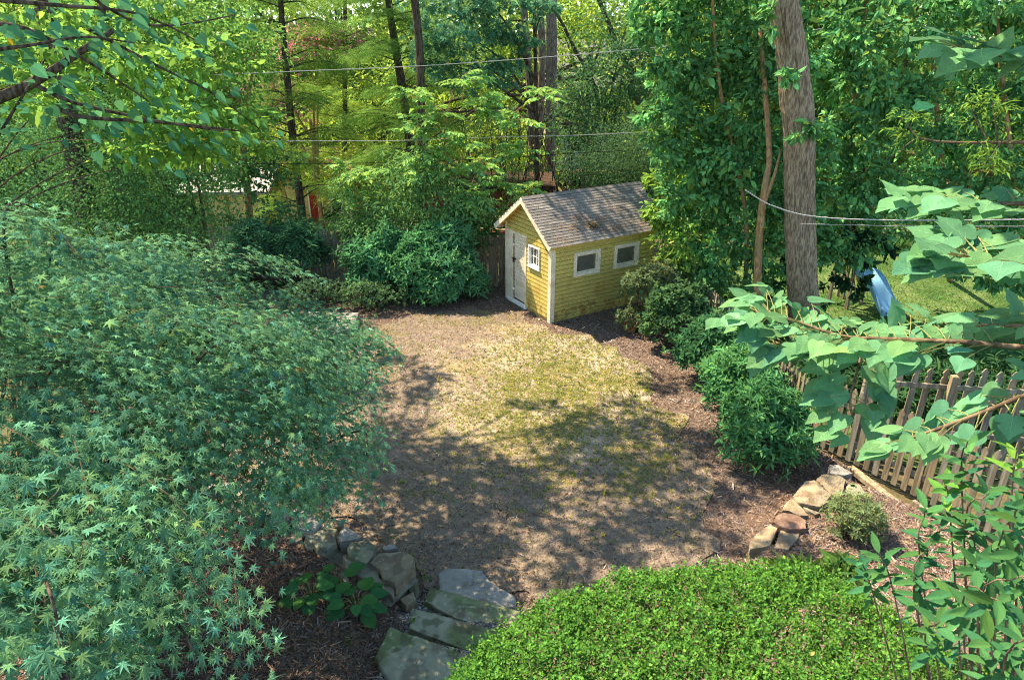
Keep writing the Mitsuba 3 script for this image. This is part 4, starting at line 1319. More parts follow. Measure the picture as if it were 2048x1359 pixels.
for i in rng.permutation(len(q))[:420]:
    b = tips[i]
    tube(mb, [b - [rng.normal(0, 0.08), rng.normal(0, 0.08), 0.6], b - sd_[i] * 0.25, b], 0.006, 0.0025, 5, 4, cap=False)
for x in np.arange(-0.2, 3.3, 0.4):
    for y in (2.2, 3.2, 4.0):
        if HEDGE.contains(sg.Point(x, y)):
            tube(mb, [(x, y, 0.5), (x + rng.normal(0, 0.1), y + rng.normal(0, 0.1), 1.9)], 0.025, 0.012, 5, 5)
put('stems', mb.ply('twig', color=False), hedge, kind='stuff')

# ---- leafy shrubs with whorled leaves


def whorl_shrub(mb, centre, rad, n, leaf, base, rng, tpl=LANCE4, k=8, tone=0.2, odd=None, odd_share=0.0):
    """Shoot tips all over a mound, each with a whorl of leaves; some shoots stand deeper."""
    d = unit(rng.normal(size=(n, 3)) + [0, -0.1, 0.35])
    d[:, 2] = np.where(d[:, 2] < -0.35, -d[:, 2], d[:, 2])
    lump = 0.62 + 0.8 * meshkit.fbm(d * 1.9 + np.asarray(centre) * 3.1, 2, 3) + 0.22 * (rng.random(n) < 0.07)
    dep = np.where(rng.random(n) < 0.65, 1.0, rng.uniform(0.55, 0.95, n))
    tip = np.asarray(centre) + d * np.asarray(rad) * (lump * dep)[:, None]
    ax = unit(d * 0.7 + [0, 0, 0.6] + rng.normal(0, 0.3, d.shape))
    w = np.repeat(np.arange(n), k)
    a = rng.uniform(0, 2 * np.pi, n)[w] + np.tile(np.arange(k) * 2.4, n)
    t = np.tile(np.arange(k) / k, n)
    ref = np.where(np.abs(ax[:, 2:]) < 0.9, [[0, 0, 1.0]], [[1.0, 0, 0]])
    x = unit(np.cross(ax, ref))
    y = np.cross(ax, x)
    rd = x[w] * np.cos(a)[:, None] + y[w] * np.sin(a)[:, None]
    P = tip[w] - ax[w] * (t * leaf * 0.9)[:, None]
    D = rd + ax[w] * (0.75 - 0.75 * t)[:, None] + rng.normal(0, 0.15, rd.shape)
    N = ax[w] - rd * 0.3 + rng.normal(0, 0.2, rd.shape)
    C = tones(rng, len(w), base, tone, 0.12, odd, odd_share) * np.exp(rng.normal(0, 0.15, (n, 1)))[w]
    scatter(mb, tpl, P, D, N, leaf * np.exp(rng.normal(0, 0.18, len(w))), np.clip(C, 0.004, 0.8))
    return tip


def shrub(name, label, centre, rad, n, leaf, base, seed, mat='leaf_gloss', group=None, tpl=LANCE4, bark='bark_dark', cat='shrub', more=(), **kw):
    rng = R(seed)
    k = thing(name, label, cat, group)
    mb, st = MB(), MB()
    for c, r, m in ((centre, rad, n), ) + tuple(more):
        tip = whorl_shrub(mb, c, r, m, leaf, base, rng, tpl, **kw)
        foot = np.array([c[0], c[1], max(0.0, c[2] - r[2] * 1.0)])
        for i in rng.permutation(m)[:26]:
            f0 = foot + np.r_[rng.normal(0, 0.12 * r[0], 2), -0.05]
            tube(st, [f0, f0 * 0.5 + tip[i] * 0.5 + rng.normal(0, 0.05, 3), tip[i]], 0.014, 0.004, 7, 4, cap=False)
    crown(k, mb, mat)
    put('stems', st.ply(bark, smooth=True, color=False), k)
    return k


LAUREL = (0.1, 0.265, 0.095)
shrub('laurel_shrub', 'rounded dark green laurel shrub nearest the right end of the stone edging', (4.2, 9.75, 0.52), (0.72, 0.7, 0.68), 520, 0.13, LAUREL, 201, group=None)
shrub('laurel_shrub', 'dark green laurel shrub in the middle of the right border, beside the mulberry branch', (4.15, 11.1, 0.6), (0.72, 0.75, 0.75), 560, 0.13, LAUREL, 202)
shrub('laurel_shrub', 'dark laurel shrub below the far end of the picket fence', (4.2, 12.7, 0.6), (0.75, 0.8, 0.75), 520, 0.13, (0.055, 0.155, 0.065), 203)
shrub('laurel_shrub', 'pale flecked bushy shrub between the azalea and the far picket fence', (3.75, 14.3, 0.65), (0.75, 0.7, 0.85), 560, 0.1, (0.07, 0.15, 0.06), 204, tpl=OVAL4)
shrub('azalea', 'pale leaved bare stemmed azalea beside the shed side wall', (3.3, 15.4, 0.95), (0.72, 0.55, 0.62), 420, 0.075, (0.13, 0.19, 0.09), 205, tpl=OVAL4, bark='bark_tan', mat='leaf', more=(((2.85, 15.1, 0.35), (0.4, 0.35, 0.3), 90), ((4.1, 16.0, 0.8), (0.7, 0.6, 0.7), 250)))
RHODO = (0.105, 0.28, 0.125)
shrub('rhododendron', 'big dark green rhododendron before the board fence, next to the shed', (-1.6, 17.35, 0.75), (0.72, 0.7, 0.85), 420, 0.17, RHODO, 206, more=(((-1.0, 17.3, 0.45), (0.42, 0.4, 0.45), 110), ((-1.5, 17.6, 1.5), (0.5, 0.45, 0.5), 130)))
shrub('rhododendron', 'dark green rhododendron in the middle of the board fence', (-2.6, 17.5, 0.8), (0.8, 0.75, 0.85), 440, 0.17, (0.11, 0.29, 0.12), 207, more=(((-2.05, 16.8, 0.4), (0.5, 0.45, 0.5), 170), ((-2.2, 17.7, 1.45), (0.45, 0.4, 0.45), 120),))
shrub('rhododendron', 'dark green rhododendron left of centre before the board fence', (-3.75, 17.7, 0.75), (0.75, 0.65, 0.85), 400, 0.17, RHODO, 208, more=(((-3.3, 17.8, 1.35), (0.4, 0.4, 0.5), 110),))
shrub('laurel_shrub', 'dark leggy laurel hanging over the left end of the board fence', (-5.9, 18.2, 0.95), (0.75, 0.55, 0.85), 340, 0.15, (0.075, 0.2, 0.1), 209, more=(((-7.1, 18.2, 1.0), (0.8, 0.6, 0.9), 300),))
shrub('azalea', 'low grey green azalea clump at the left end of the bed, before the board fence', (-5.1, 16.9, 0.25), (0.95, 0.55, 0.4), 420, 0.06, (0.09, 0.17, 0.085), 210, tpl=OVAL4, mat='leaf')
shrub('azalea', 'low grey green azalea clump in front of the middle rhododendrons', (-3.55, 16.6, 0.3), (0.75, 0.5, 0.42), 360, 0.06, (0.1, 0.19, 0.085), 211, tpl=OVAL4, mat='leaf')
shrub('laurel_shrub', 'long laurel thicket in dappled light beyond the picket fence, under the mulberry', (7.6, 11.2, 0.5), (1.3, 1.0, 0.75), 620, 0.13, (0.05, 0.13, 0.05), 212, more=(((9.3, 10.8, 0.6), (1.2, 1.0, 0.8), 420), ((6.3, 11.9, 0.4), (0.8, 0.8, 0.6), 260)))
shrub('nandina', 'small bright yellow green shrub standing alone on the right mulch bed', (4.6, 7.45, 0.55), (0.36, 0.34, 0.3), 300, 0.065, (0.2, 0.27, 0.12), 213, tpl=LANCE4, mat='leaf')

# liriope tuft by the hedge
rng = R(120)
mb = MB()
for (cx, cy, cz, n) in ((3.6, 6.6, 0.32, 420), (3.95, 6.5, 0.32, 300), (3.35, 6.3, 0.4, 260), (4.2, 6.75, 0.3, 120)):
    P = np.array([cx, cy, cz]) + rng.normal(0, 0.09, (n, 3)) * [1, 1, 0]
    a = rng.uniform(0, 2 * np.pi, n)
    D = np.c_[np.cos(a), np.sin(a), rng.uniform(0.4, 1.6, n)]
    scatter(mb, (LANCE[0] * [1, 0.25, 3.0], LANCE[1]), P, D, [0, 0, 1.0] + rng.normal(0, 0.3, (n, 3)), rng.uniform(0.16, 0.3, n), tones(rng, n, (0.1, 0.2, 0.05), 0.2))
put('grass_clump', mb.ply('leaf'), None, 'tufts of grassy green leaves between the hedge and the right flagstones', 'grass', kind='stuff')

# ---- hosta by the wall
rng = R(121)
hosta = thing('hosta', 'dark green hosta with broad ribbed leaves on the left mulch bed', 'plant')
HOSTA = leaf_template([0.03, 0.2, 0.45, 0.7, 0.88], [0.22, 0.37, 0.39, 0.28, 0.14], 0.12, 0.16)
hv = None
st = MB()
for (cx, cy, n) in ((-2.35, 6.15, 13), (-1.78, 5.95, 15), (-2.1, 6.4, 4)):
    for i in range(n):
        a = i * 2.4 + rng.uniform(-0.3, 0.3)
        r = 0.07 + 0.16 * (i / n) ** 0.7
        b = np.array([cx + r * math.cos(a), cy + r * math.sin(a), float(bed_z(cx, cy)) + 0.2 - 0.1 * i / n + rng.uniform(-0.02, 0.03)])
        mb = MB()
        scatter(mb, HOSTA, b[None], [[math.cos(a), math.sin(a), rng.uniform(-0.2, 0.12)]], [[0.1 * math.cos(a), 0.1 * math.sin(a) - 0.1, 1]], rng.uniform(0.16, 0.25), tones(rng, 1, (0.06, 0.18, 0.06), 0.15))
        put('leaf', mb.ply('leaf_gloss'), hosta)
        tube(st, [(cx + 0.02 * math.cos(a), cy + 0.02 * math.sin(a), float(bed_z(cx, cy))), (b + [cx, cy, b[2]]) / 2, b], 0.007, 0.004, 5, 4, cap=False)
put('stalks', st.ply('green_twig', color=False), hosta, kind='stuff')

# small seedlings and ferns
rng = R(122)
for (x, y, z, s, n, tplx, lab) in ((-1.72, 5.35, 0.62, 0.11, 8, FEATHER, 'small green fern growing on the mulch below the hosta'), (-1.1, 5.75, 0.5, 0.05, 5, OVAL4, 'tiny green seedling beside the pale pebble stone'),
                                   (0.45, 5.2, 0.6, 0.16, 1, FEATHER, 'single dry fern frond lying on the top stone step'), (-1.1, 6.9, 0.02, 0.06, 7, OVAL4, 'little green weed at the end of the stone wall'),
                                   (5.1, 8.5, 0.35, 0.07, 7, OVAL4, 'little green weed beside the brown flagstones')):
    mb = MB()
    a = rng.uniform(0, 2 * np.pi, n)
    scatter(mb, tplx, np.array([x, y, z]) + rng.normal(0, 0.012, (n, 3)), np.c_[np.cos(a), np.sin(a), rng.uniform(0.1, 0.7, n)], [0, 0, 1.0] + rng.normal(0, 0.2, (n, 3)), s * rng.uniform(0.8, 1.3, n), tones(rng, n, (0.1, 0.22, 0.05) if n > 1 else (0.25, 0.2, 0.08), 0.15))
    put('weed' if tplx is OVAL4 else 'fern', mb.ply('leaf'), None, lab, 'weed' if tplx is OVAL4 else 'fern')

# ---- the big leaved mulberry reaching in from the right
rng = R(130)


def outline_leaf(pts, dome=0.06, droop=0.13):
    pts = np.array(pts, float)
    full = np.vstack([pts, (pts * [1, -1])[::-1]])
    keep = [0]
    for i in range(1, len(full)):
        if np.linalg.norm(full[i] - full[keep[-1]]) > 1e-6:
            keep.append(i)
    full = full[keep]
    c = np.array([[0.38, 0.0]])
    cl = np.vstack([full[-2:], full, full[:3]])
    tt = np.arange(0, len(full), 0.5)
    sm = []
    for u in tt:
        i, t = int(u), u - int(u)
        a, b, c2, d = cl[i + 1], cl[i + 2], cl[i + 3], cl[i + 4] if i + 4 < len(cl) else cl[i + 3]
        sm.append(0.5 * (2 * b + (c2 - a) * t + (2 * a - 5 * b + 4 * c2 - d) * t * t + (3 * b - a - 3 * c2 + d) * t ** 3))
    full = np.array(sm)
    v2 = np.vstack([c, full, c + (full - c) * 0.55])
    zf = lambda q: dome * np.abs(q[:, 1]) - droop * q[:, 0] ** 2 - 0.3 * q[:, 1] ** 2 + 0.03 * np.sin(9 * q[:, 0]) * q[:, 1] + 0.025 * np.cos(11 * np.abs(q[:, 1]) + 5 * q[:, 0])
    z = zf(v2)
    n = len(full)
    f = []
    for i in range(n):
        j = (i + 1) % n
        f += [(0, 1 + n + j, 1 + n + i), (1 + n + i, 1 + n + j, 1 + j), (1 + n + i, 1 + j, 1 + i)]
    v3 = np.c_[v2, z]
    f = np.array(f)
    for a, b, w in [((0, 0), (0.96, 0), 0.011)] + [((x, 0), (x + 0.26, s * 0.3 * (1 - 0.6 * x)), 0.006) for x in (0.02, 0.22, 0.42, 0.6) for s in (-1, 1)]:
        a, b = np.array(a), np.array(b)
        t = np.linspace(0, 1, 5)[:, None]
        q = a + (b - a) * t
        nn = unit(np.array([-(b - a)[1], (b - a)[0]]))
        l, r_ = q + nn * w * (1 - 0.8 * t), q - nn * w * (1 - 0.8 * t)
        k = len(v3)
        v3 = np.vstack([v3, np.c_[l, zf(q) + 0.008], np.c_[r_, zf(q) + 0.008]])
        f = np.vstack([f] + [np.array([[k + i, k + 5 + i, k + 6 + i], [k + i, k + 6 + i, k + 1 + i]]) for i in range(4)])
    return v3, f


MUL = [outline_leaf([(0.0, 0.0), (-0.13, 0.12), (-0.15, 0.3), (-0.02, 0.44), (0.2, 0.46), (0.42, 0.39), (0.62, 0.26), (0.82, 0.11), (1.0, 0.0)]),
       outline_leaf([(0.0, 0.0), (-0.12, 0.13), (-0.1, 0.33), (0.08, 0.47), (0.3, 0.45), (0.33, 0.3), (0.38, 0.27), (0.5, 0.36), (0.68, 0.25), (0.84, 0.1), (1.0, 0.0)]),
       outline_leaf([(0.0, 0.0), (-0.08, 0.12), (-0.05, 0.25), (0.12, 0.36), (0.34, 0.36), (0.55, 0.28), (0.78, 0.13), (1.0, 0.0)])]
mulberry = thing('mulberry_tree', 'big leaved blue green mulberry reaching into the picture from the right', 'tree')
ROOT = np.array([5.4, 2.4, 4.4])
branches = [  # path, leaves, leaf length, how far the leaves spread from the twig
    ([(3.14, 3.36, 6.32), (2.62, 3.41, 6.38), (2.32, 3.50, 6.40), (2.13, 3.62, 6.43)], 26, 0.25, 0.16),
    ([(3.09, 3.04, 5.75), (2.61, 3.08, 5.79), (2.21, 3.25, 5.76), (1.99, 3.39, 5.75)], 26, 0.24, 0.15),
    ([(2.76, 2.56, 5.48), (2.21, 2.57, 5.64), (2.02, 2.73, 5.63), (1.90, 2.82, 5.64)], 40, 0.23, 0.25),
    ([(2.97, 2.64, 5.13), (2.53, 2.93, 5.14), (2.17, 3.29, 5.03), (1.88, 3.54, 4.94), (1.60, 3.80, 4.96), (1.47, 3.86, 4.96)], 78, 0.2, 0.26),
    ([(1.90, 3.53, 4.93), (1.66, 3.62, 4.88), (1.51, 3.67, 4.83)], 28, 0.2, 0.17),
    ([(2.99, 3.21, 5.12), (2.69, 3.56, 5.00), (2.45, 3.79, 4.87)], 30, 0.2, 0.16),
    ([(1.97, 3.50, 4.95), (1.91, 3.40, 4.80), (1.85, 3.30, 4.67), (1.86, 3.25, 4.58)], 28, 0.2, 0.15),
    ([(2.52, 2.44, 5.32), (2.35, 2.56, 5.21), (2.14, 2.63, 5.01), (1.92, 2.74, 4.80), (1.86, 2.81, 4.72)], 34, 0.17, 0.14)]
twigs = MB()
stalk = MB()
nl = 0
for bi, (pth, n, ll, sp) in enumerate(branches):
    p = smooth_path(pth, 40)
    tube(twigs, [ROOT if bi in (0, 1, 2, 3, 7) and False else p[0], *p[6::6], p[-1]], 0.016 if bi not in (4, 6) else 0.008, 0.005, 36, 6)
    for i in range(n):
        s = 0.28 + 0.72 * (i + rng.uniform(0, 0.8)) / n if bi < 4 or bi == 7 else (i + rng.uniform(0, 0.8)) / n
        j = min(38, int(s * 39))
        t = unit(p[min(39, j + 1)] - p[max(0, j - 1)])
        lat = unit(np.cross(t, [0, 0, 1.0])) * (1 if i % 2 else -1)
        b = p[j]
        pl = sp * rng.uniform(0.5, 1.3)
        dr_ = unit(lat * rng.uniform(0.5, 1.1) + t * rng.uniform(0.1, 0.7) + [0, 0, rng.uniform(-0.1, 0.2)])
        e = b + dr_ * pl + [0, 0, 0.01]
        N = unit(np.array([rng.normal(-0.05, 0.16), rng.normal(-0.12, 0.16), 1.0]))
        D = unit(dr_ * 0.6 + np.array([-0.45, -0.4, -0.22]) + rng.normal(0, 0.25, 3))
        mb = MB()
        scatter(mb, MUL[int(rng.choice(3, p=[0.5, 0.3, 0.2]))], e[None], D[None], N[None], ll * 0.77 * rng.uniform(0.7, 1.15), tones(rng, 1, (0.145, 0.34, 0.17), 0.14, 0.1))
        vv, ff, cc = mb.arrays()
        cc = np.array(cc)
        cc[-90:] = np.clip(cc[-90:] * [1.75, 1.4, 1.5], 0, 0.8)
        put('leaf', mikit.ply((vv, ff), 'leaf', smooth=True, color=cc), mulberry)
        nl += 1
        tube(stalk, [b, (b + e) / 2 + [0, 0, 0.004], e + D * 0.01], 0.003, 0.002, 5, 4, cap=False)
tube(twigs, [(5.6, 2.2, 0.4), (5.5, 2.4, 3.0), (5.2, 2.7, 5.2), (4.9, 3.0, 7.4)], 0.12, 0.05, 24, 10)
for pth in [branches[i][0] for i in (0, 1, 2, 3, 5, 7)]:
    e = np.array(pth[0])
    tube(twigs, [(5.5, 2.4, e[2] - 0.7), (np.array([5.5, 2.4, e[2] - 0.3]) + e) / 2, e], 0.045, 0.016, 10, 6)
put('trunk', twigs.ply('twig', smooth=True, color=False), mulberry)
mb = MB()
foliage(mb, [(2.2, 4.0, 7.7, 1.0, 0.9, 0.4, 170), (3.4, 4.4, 7.6, 1.0, 0.9, 0.45, 180), (4.4, 3.4, 7.9, 1.2, 1.2, 0.6, 200), (3.2, 3.0, 8.3, 1.0, 0.8, 0.4, 150), (4.6, 5.0, 7.2, 1.0, 0.9, 0.5, 170), (1.6, 5.0, 8.2, 0.7, 0.6, 0.35, 70)], MUL[0], 0.21, (0.12, 0.29, 0.155), rng, per=14, up=1.2, out=0.2, jitter=0.3, droop=0.3)
put('crown', mb.ply('leaf'), mulberry, kind='stuff')
put('leaf_stalks', stalk.ply('green_twig', color=False), mulberry, kind='stuff')

# ---- the glossy laurel in the lower right corner
rng = R(140)
near_laurel = thing('cherry_laurel', 'tall glossy leaved laurel in the lower right corner, next to the hedge', 'shrub')
st = MB()
shoots = [(2035, 900, 3.1), (1935, 880, 3.3), (1890, 960, 3.4), (1980, 985, 3.2), (2060, 1010, 3.0), (1850, 1010, 3.5), (1930, 1050, 3.3), (2010, 1080, 3.1), (1860, 1085, 3.5), (1955, 1130, 3.2), (2050, 1150, 3.0), (1760, 1105, 3.8),
          (1830, 1150, 3.5), (1900, 1180, 3.3), (2000, 1200, 3.0), (2070, 1080, 2.9), (1880, 1230, 3.2), (1980, 1270, 2.9), (2060, 1260, 2.8), (2080, 950, 2.9), (1720, 1130, 3.9)]
SHP = [(1.82, 2.10, 5.12), (1.81, 2.33, 5.02), (1.79, 2.35, 4.80), (1.80, 2.13, 4.92), (1.77, 1.92, 5.02), (1.77, 2.39, 4.64), (1.77, 2.16, 4.74), (1.76, 1.95, 4.84), (1.77, 2.30, 4.54), (1.73, 2.00, 4.69), (1.73, 1.80, 4.82),
       (1.73, 2.55, 4.26), (1.70, 2.24, 4.41), (1.70, 2.03, 4.52), (1.66, 1.78, 4.73), (1.72, 1.78, 4.98), (1.60, 1.92, 4.49), (1.56, 1.65, 4.69), (1.60, 1.57, 4.81), (1.76, 1.89, 5.16), (1.70, 2.61, 4.15)]
foot = np.array([3.2, 2.4, 0.7])
mb = MB()
foliage(mb, [(2.95, 2.75, 3.5, 0.4, 0.5, 0.5, 200), (3.0, 3.0, 2.9, 0.45, 0.5, 0.5, 180), (3.3, 3.4, 3.1, 0.5, 0.5, 0.5, 150), (2.75, 2.3, 3.5, 0.3, 0.4, 0.45, 130), (3.1, 2.6, 4.0, 0.45, 0.4, 0.5, 180)], LANCE4, 0.105, (0.06, 0.175, 0.065), rng, per=12, clump=0.28)
put('foliage', mb.ply('leaf_gloss'), near_laurel, kind='stuff')
for si, tip in enumerate(SHP):
    tip = np.array(tip)
    ax = unit(unit(tip - foot - [0, 0, 1.6]) * 0.6 + [0, 0, 0.7] + rng.normal(0, 0.25, 3))
    tube(st, [foot + rng.normal(0, 0.1, 3), (foot + tip) / 2 + [0, 0, -0.1], tip - ax * 0.3, tip], 0.006, 0.0025, 14, 5)
    x = unit(np.cross(ax, [0.3, 1, 0.1]))
    y = np.cross(ax, x)
    for i in range(14):
        t = i / 14
        a = i * 2.4 + si
        rd = x * math.cos(a) + y * math.sin(a)
        b = tip - ax * t * 0.26
        D = unit(rd + ax * (0.9 - 0.9 * t) + rng.normal(0, 0.12, 3) - np.array([0, 0, 0.2 * t]))
        mb = MB()
        freshl = (0.13, 0.29, 0.05) if si in (0, 2) and i < 7 else (0.06, 0.175, 0.065)
        scatter(mb, leaf_template([0.08, 0.22, 0.4, 0.58, 0.75, 0.9], [0.07, 0.13, 0.165, 0.16, 0.115, 0.05], 0.16, 0.2), b[None], D[None], (ax - rd * 0.4 + rng.normal(0, 0.15, 3))[None], rng.uniform(0.08, 0.115), tones(rng, 1, freshl, 0.15))
        put('leaf', mb.ply('leaf_gloss', smooth=True), near_laurel)
put('stems', st.ply('twig', smooth=True, color=False), near_laurel)


# ---------------------------------------------------------------- the big trunk and the evergreens behind the right fence
rng = R(150)
oak = thing('oak_tree', 'tall tree with a thick bare ridged trunk right of centre', 'tree')
path = smooth_path([(6.94, 14.85, 0.00), (6.39, 14.35, 1.56), (6.04, 14.35, 3.33), (5.73, 14.35, 4.94), (5.43, 14.35, 6.05), (5.08, 14.35, 7.10), (4.72, 14.40, 8.32), (4.32, 14.50, 10.32)], 380)
n, sides = len(path), 150
s = np.linspace(0, 1, n)
ang = np.arange(sides) * 2 * np.pi / sides
rad = 0.305 - 0.07 * s + 0.14 * np.exp(-s * 30)
hgt = path[:, 2][:, None] + 0 * ang[None]
ca, sa = np.cos(ang)[None] + 0 * hgt, np.sin(ang)[None] + 0 * hgt
lump = meshkit.fbm(np.stack([ca * 1.6, sa * 1.6, hgt * 0.9], -1), 3, 3) - 0.5
rid = 1 - np.abs(2 * meshkit.fbm(np.stack([ca * 9 + 0.5 * lump, sa * 9, hgt * 1.5], -1), 3, 5) - 1) * 2.4
r2 = rad[:, None] + 0.05 * lump + 0.032 * np.clip(rid, -0.6, 1)
hz = path[:, 2][:, None]
bulge = 0.045 * np.exp(-((hz - 5.25) / 0.3) ** 2) * (0.6 + 0.4 * np.cos(ang + 2.2))[None]
r2 = r2 + bulge
v = path[:, None] + r2[..., None] * np.stack([ca, sa, 0 * ca], -1)
i, j = np.meshgrid(np.arange(n - 1), np.arange(sides), indexing='ij')
f = np.stack([i * sides + j, i * sides + (j + 1) % sides, (i + 1) * sides + (j + 1) % sides, (i + 1) * sides + j], -1).reshape(-1, 4)
put('trunk', mikit.ply((v.reshape(-1, 3), f), 'bark', smooth=True), oak, label='thick trunk with ridged grey brown bark')
ovh = [(4.5, 14.5, 13.5, 2.6, 2.6, 1.8, 2600), (7.5, 15.5, 13.0, 2.6, 2.4, 1.8, 2400), (6.2, 12.8, 14.0, 2.4, 2.0, 1.6, 2000)]
top = path[-1]
wood(oak, 'limbs', [([top, (top + np.array(b[:3])) / 2 + [0, 0, 0.3], np.array(b[:3])], 0.16, 0.03) for b in ovh], 'bark_dark')
mb = MB()
foliage(mb, ovh, OVAL2, 0.14, (0.08, 0.17, 0.05), rng)
crown(oak, mb, 'leaf', 'crown')

CAM = (0.135, 0.33, 0.11)
rng = R(151)


def ivy_tree(name, label, stems, blobs, seed, size=0.135, base=CAM, bark='bark_tan', **kw):
    rng = R(seed)
    k = thing(name, label, 'tree')
    wood(k, 'trunk', stems, bark)
    mb = MB()
    foliage(mb, blobs, OVAL4, size, base, rng, per=40, tone=0.32, up=0.45, out=0.75, jitter=0.45, droop=0.5, clump=0.2, flat=0.8, shell=0.6, odd=(0.2, 0.3, 0.06), odd_share=0.07, **kw)
    crown(k, mb, 'leaf_gloss')
    return k


ivy_tree('camellia_tree', 'tall broadleaf evergreen with a tan stem, left of the big bare trunk', [([(5.63, 14.60, 0.51), (5.36, 14.50, 2.43), (5.28, 14.40, 3.64), (5.44, 14.90, 4.27), (5.20, 15.80, 6.59)], 0.095, 0.05), ([(5.26, 14.35, 3.12), (5.44, 14.40, 3.84), (5.69, 14.90, 4.27)], 0.05, 0.02), ([(6.02, 16.53, 0.00), (5.35, 15.60, 2.83), (4.51, 15.80, 5.41), (4.03, 15.80, 7.71)], 0.06, 0.03)],
         [(5.56, 16.54, 0.71, 0.48, 0.36, 0.44, 264), (5.59, 15.53, 5.12, 0.69, 0.49, 0.54, 512), (4.63, 16.00, 2.25, 0.47, 0.41, 0.47, 352), (3.78, 15.81, 6.08, 0.69, 0.56, 0.73, 664), (6.46, 15.80, 2.80, 0.56, 0.49, 0.69, 506), (4.70, 16.35, 7.02, 0.69, 0.52, 0.66, 565), (4.96, 16.06, 6.09, 0.75, 0.59, 0.71, 738), (6.38, 16.02, 1.65, 0.76, 0.61, 0.57, 770), (5.48, 15.81, 2.84, 0.69, 0.59, 0.73, 734), (6.36, 16.03, 0.78, 0.61, 0.36, 0.43, 268), (5.45, 15.85, 6.70, 0.58, 0.43, 0.39, 395), (4.17, 15.96, 7.68, 0.39, 0.40, 0.43, 328), (6.08, 15.88, 3.49, 0.80, 0.58, 0.58, 713), (3.74, 16.23, 5.29, 0.57, 0.45, 0.52, 424), (4.27, 16.35, 5.72, 0.74, 0.50, 0.62, 531), (3.75, 15.82, 4.42, 0.84, 0.57, 0.65, 692), (5.46, 15.94, 4.29, 0.65, 0.41, 0.40, 355), (5.17, 15.91, 7.55, 0.54, 0.46, 0.39, 441), (3.43, 15.71, 7.43, 0.44, 0.37, 0.36, 280), (4.82, 15.92, 3.08, 0.38, 0.36, 0.34, 271), (3.40, 16.11, 6.70, 0.51, 0.40, 0.43, 337), (4.73, 16.00, 3.89, 0.99, 0.64, 0.58, 850), (3.96, 15.77, 3.55, 0.49, 0.37, 0.43, 292), (4.53, 15.83, 1.28, 0.57, 0.48, 0.58, 487), (4.93, 15.95, 3.42, 0.53, 0.44, 0.57, 401), (4.75, 16.56, 5.98, 0.56, 0.40, 0.41, 342), (5.15, 15.97, 1.58, 0.51, 0.35, 0.41, 261), (5.05, 15.69, 5.46, 0.38, 0.38, 0.33, 301), (5.79, 15.93, 6.01, 0.81, 0.64, 0.59, 868), (3.95, 16.39, 7.06, 0.50, 0.46, 0.57, 434), (5.41, 15.90, 6.20, 0.46, 0.41, 0.48, 347), (4.60, 16.38, 5.95, 0.61, 0.53, 0.51, 587), (6.24, 16.53, 4.35, 0.55, 0.33, 0.38, 231), (4.89, 16.22, 7.13, 0.47, 0.40, 0.43, 341), (5.06, 16.25, 4.67, 0.54, 0.47, 0.58, 454), (4.79, 15.92, 4.02, 0.65, 0.41, 0.50, 361), (4.29, 16.12, 2.89, 0.59, 0.37, 0.47, 293), (3.75, 16.25, 5.32, 0.65, 0.45, 0.62, 431), (5.55, 15.87, 1.57, 0.85, 0.61, 0.90, 788), (4.97, 16.44, 2.49, 0.58, 0.49, 0.49, 500), (5.30, 15.76, 4.01, 0.73, 0.56, 0.70, 655), (3.79, 16.37, 7.18, 0.38, 0.35, 0.30, 261), (5.06, 15.67, 4.24, 0.42, 0.31, 0.38, 205), (6.32, 16.21, 3.03, 0.67, 0.51, 0.55, 545), (3.79, 16.26, 7.32, 0.82, 0.56, 0.69, 652), (5.01, 15.62, 4.83, 0.59, 0.42, 0.40, 373), (3.20, 15.60, 5.72, 0.32, 0.50, 0.37, 420), (3.00, 15.80, 6.59, 0.42, 0.50, 0.31, 420), (3.39, 15.60, 4.17, 0.35, 0.50, 0.31, 380), (3.43, 15.40, 5.03, 0.27, 0.40, 0.27, 260), (2.89, 16.00, 7.07, 0.52, 0.60, 0.31, 420), (5.08, 13.85, 5.63, 0.25, 0.20, 0.32, 130), (5.73, 13.85, 4.73, 0.29, 0.20, 0.29, 150), (4.78, 13.90, 6.75, 0.20, 0.20, 0.28, 90), (3.51, 15.20, 3.15, 0.33, 0.40, 0.28, 300), (3.04, 15.80, 4.89, 0.29, 0.40, 0.22, 200)], 301)
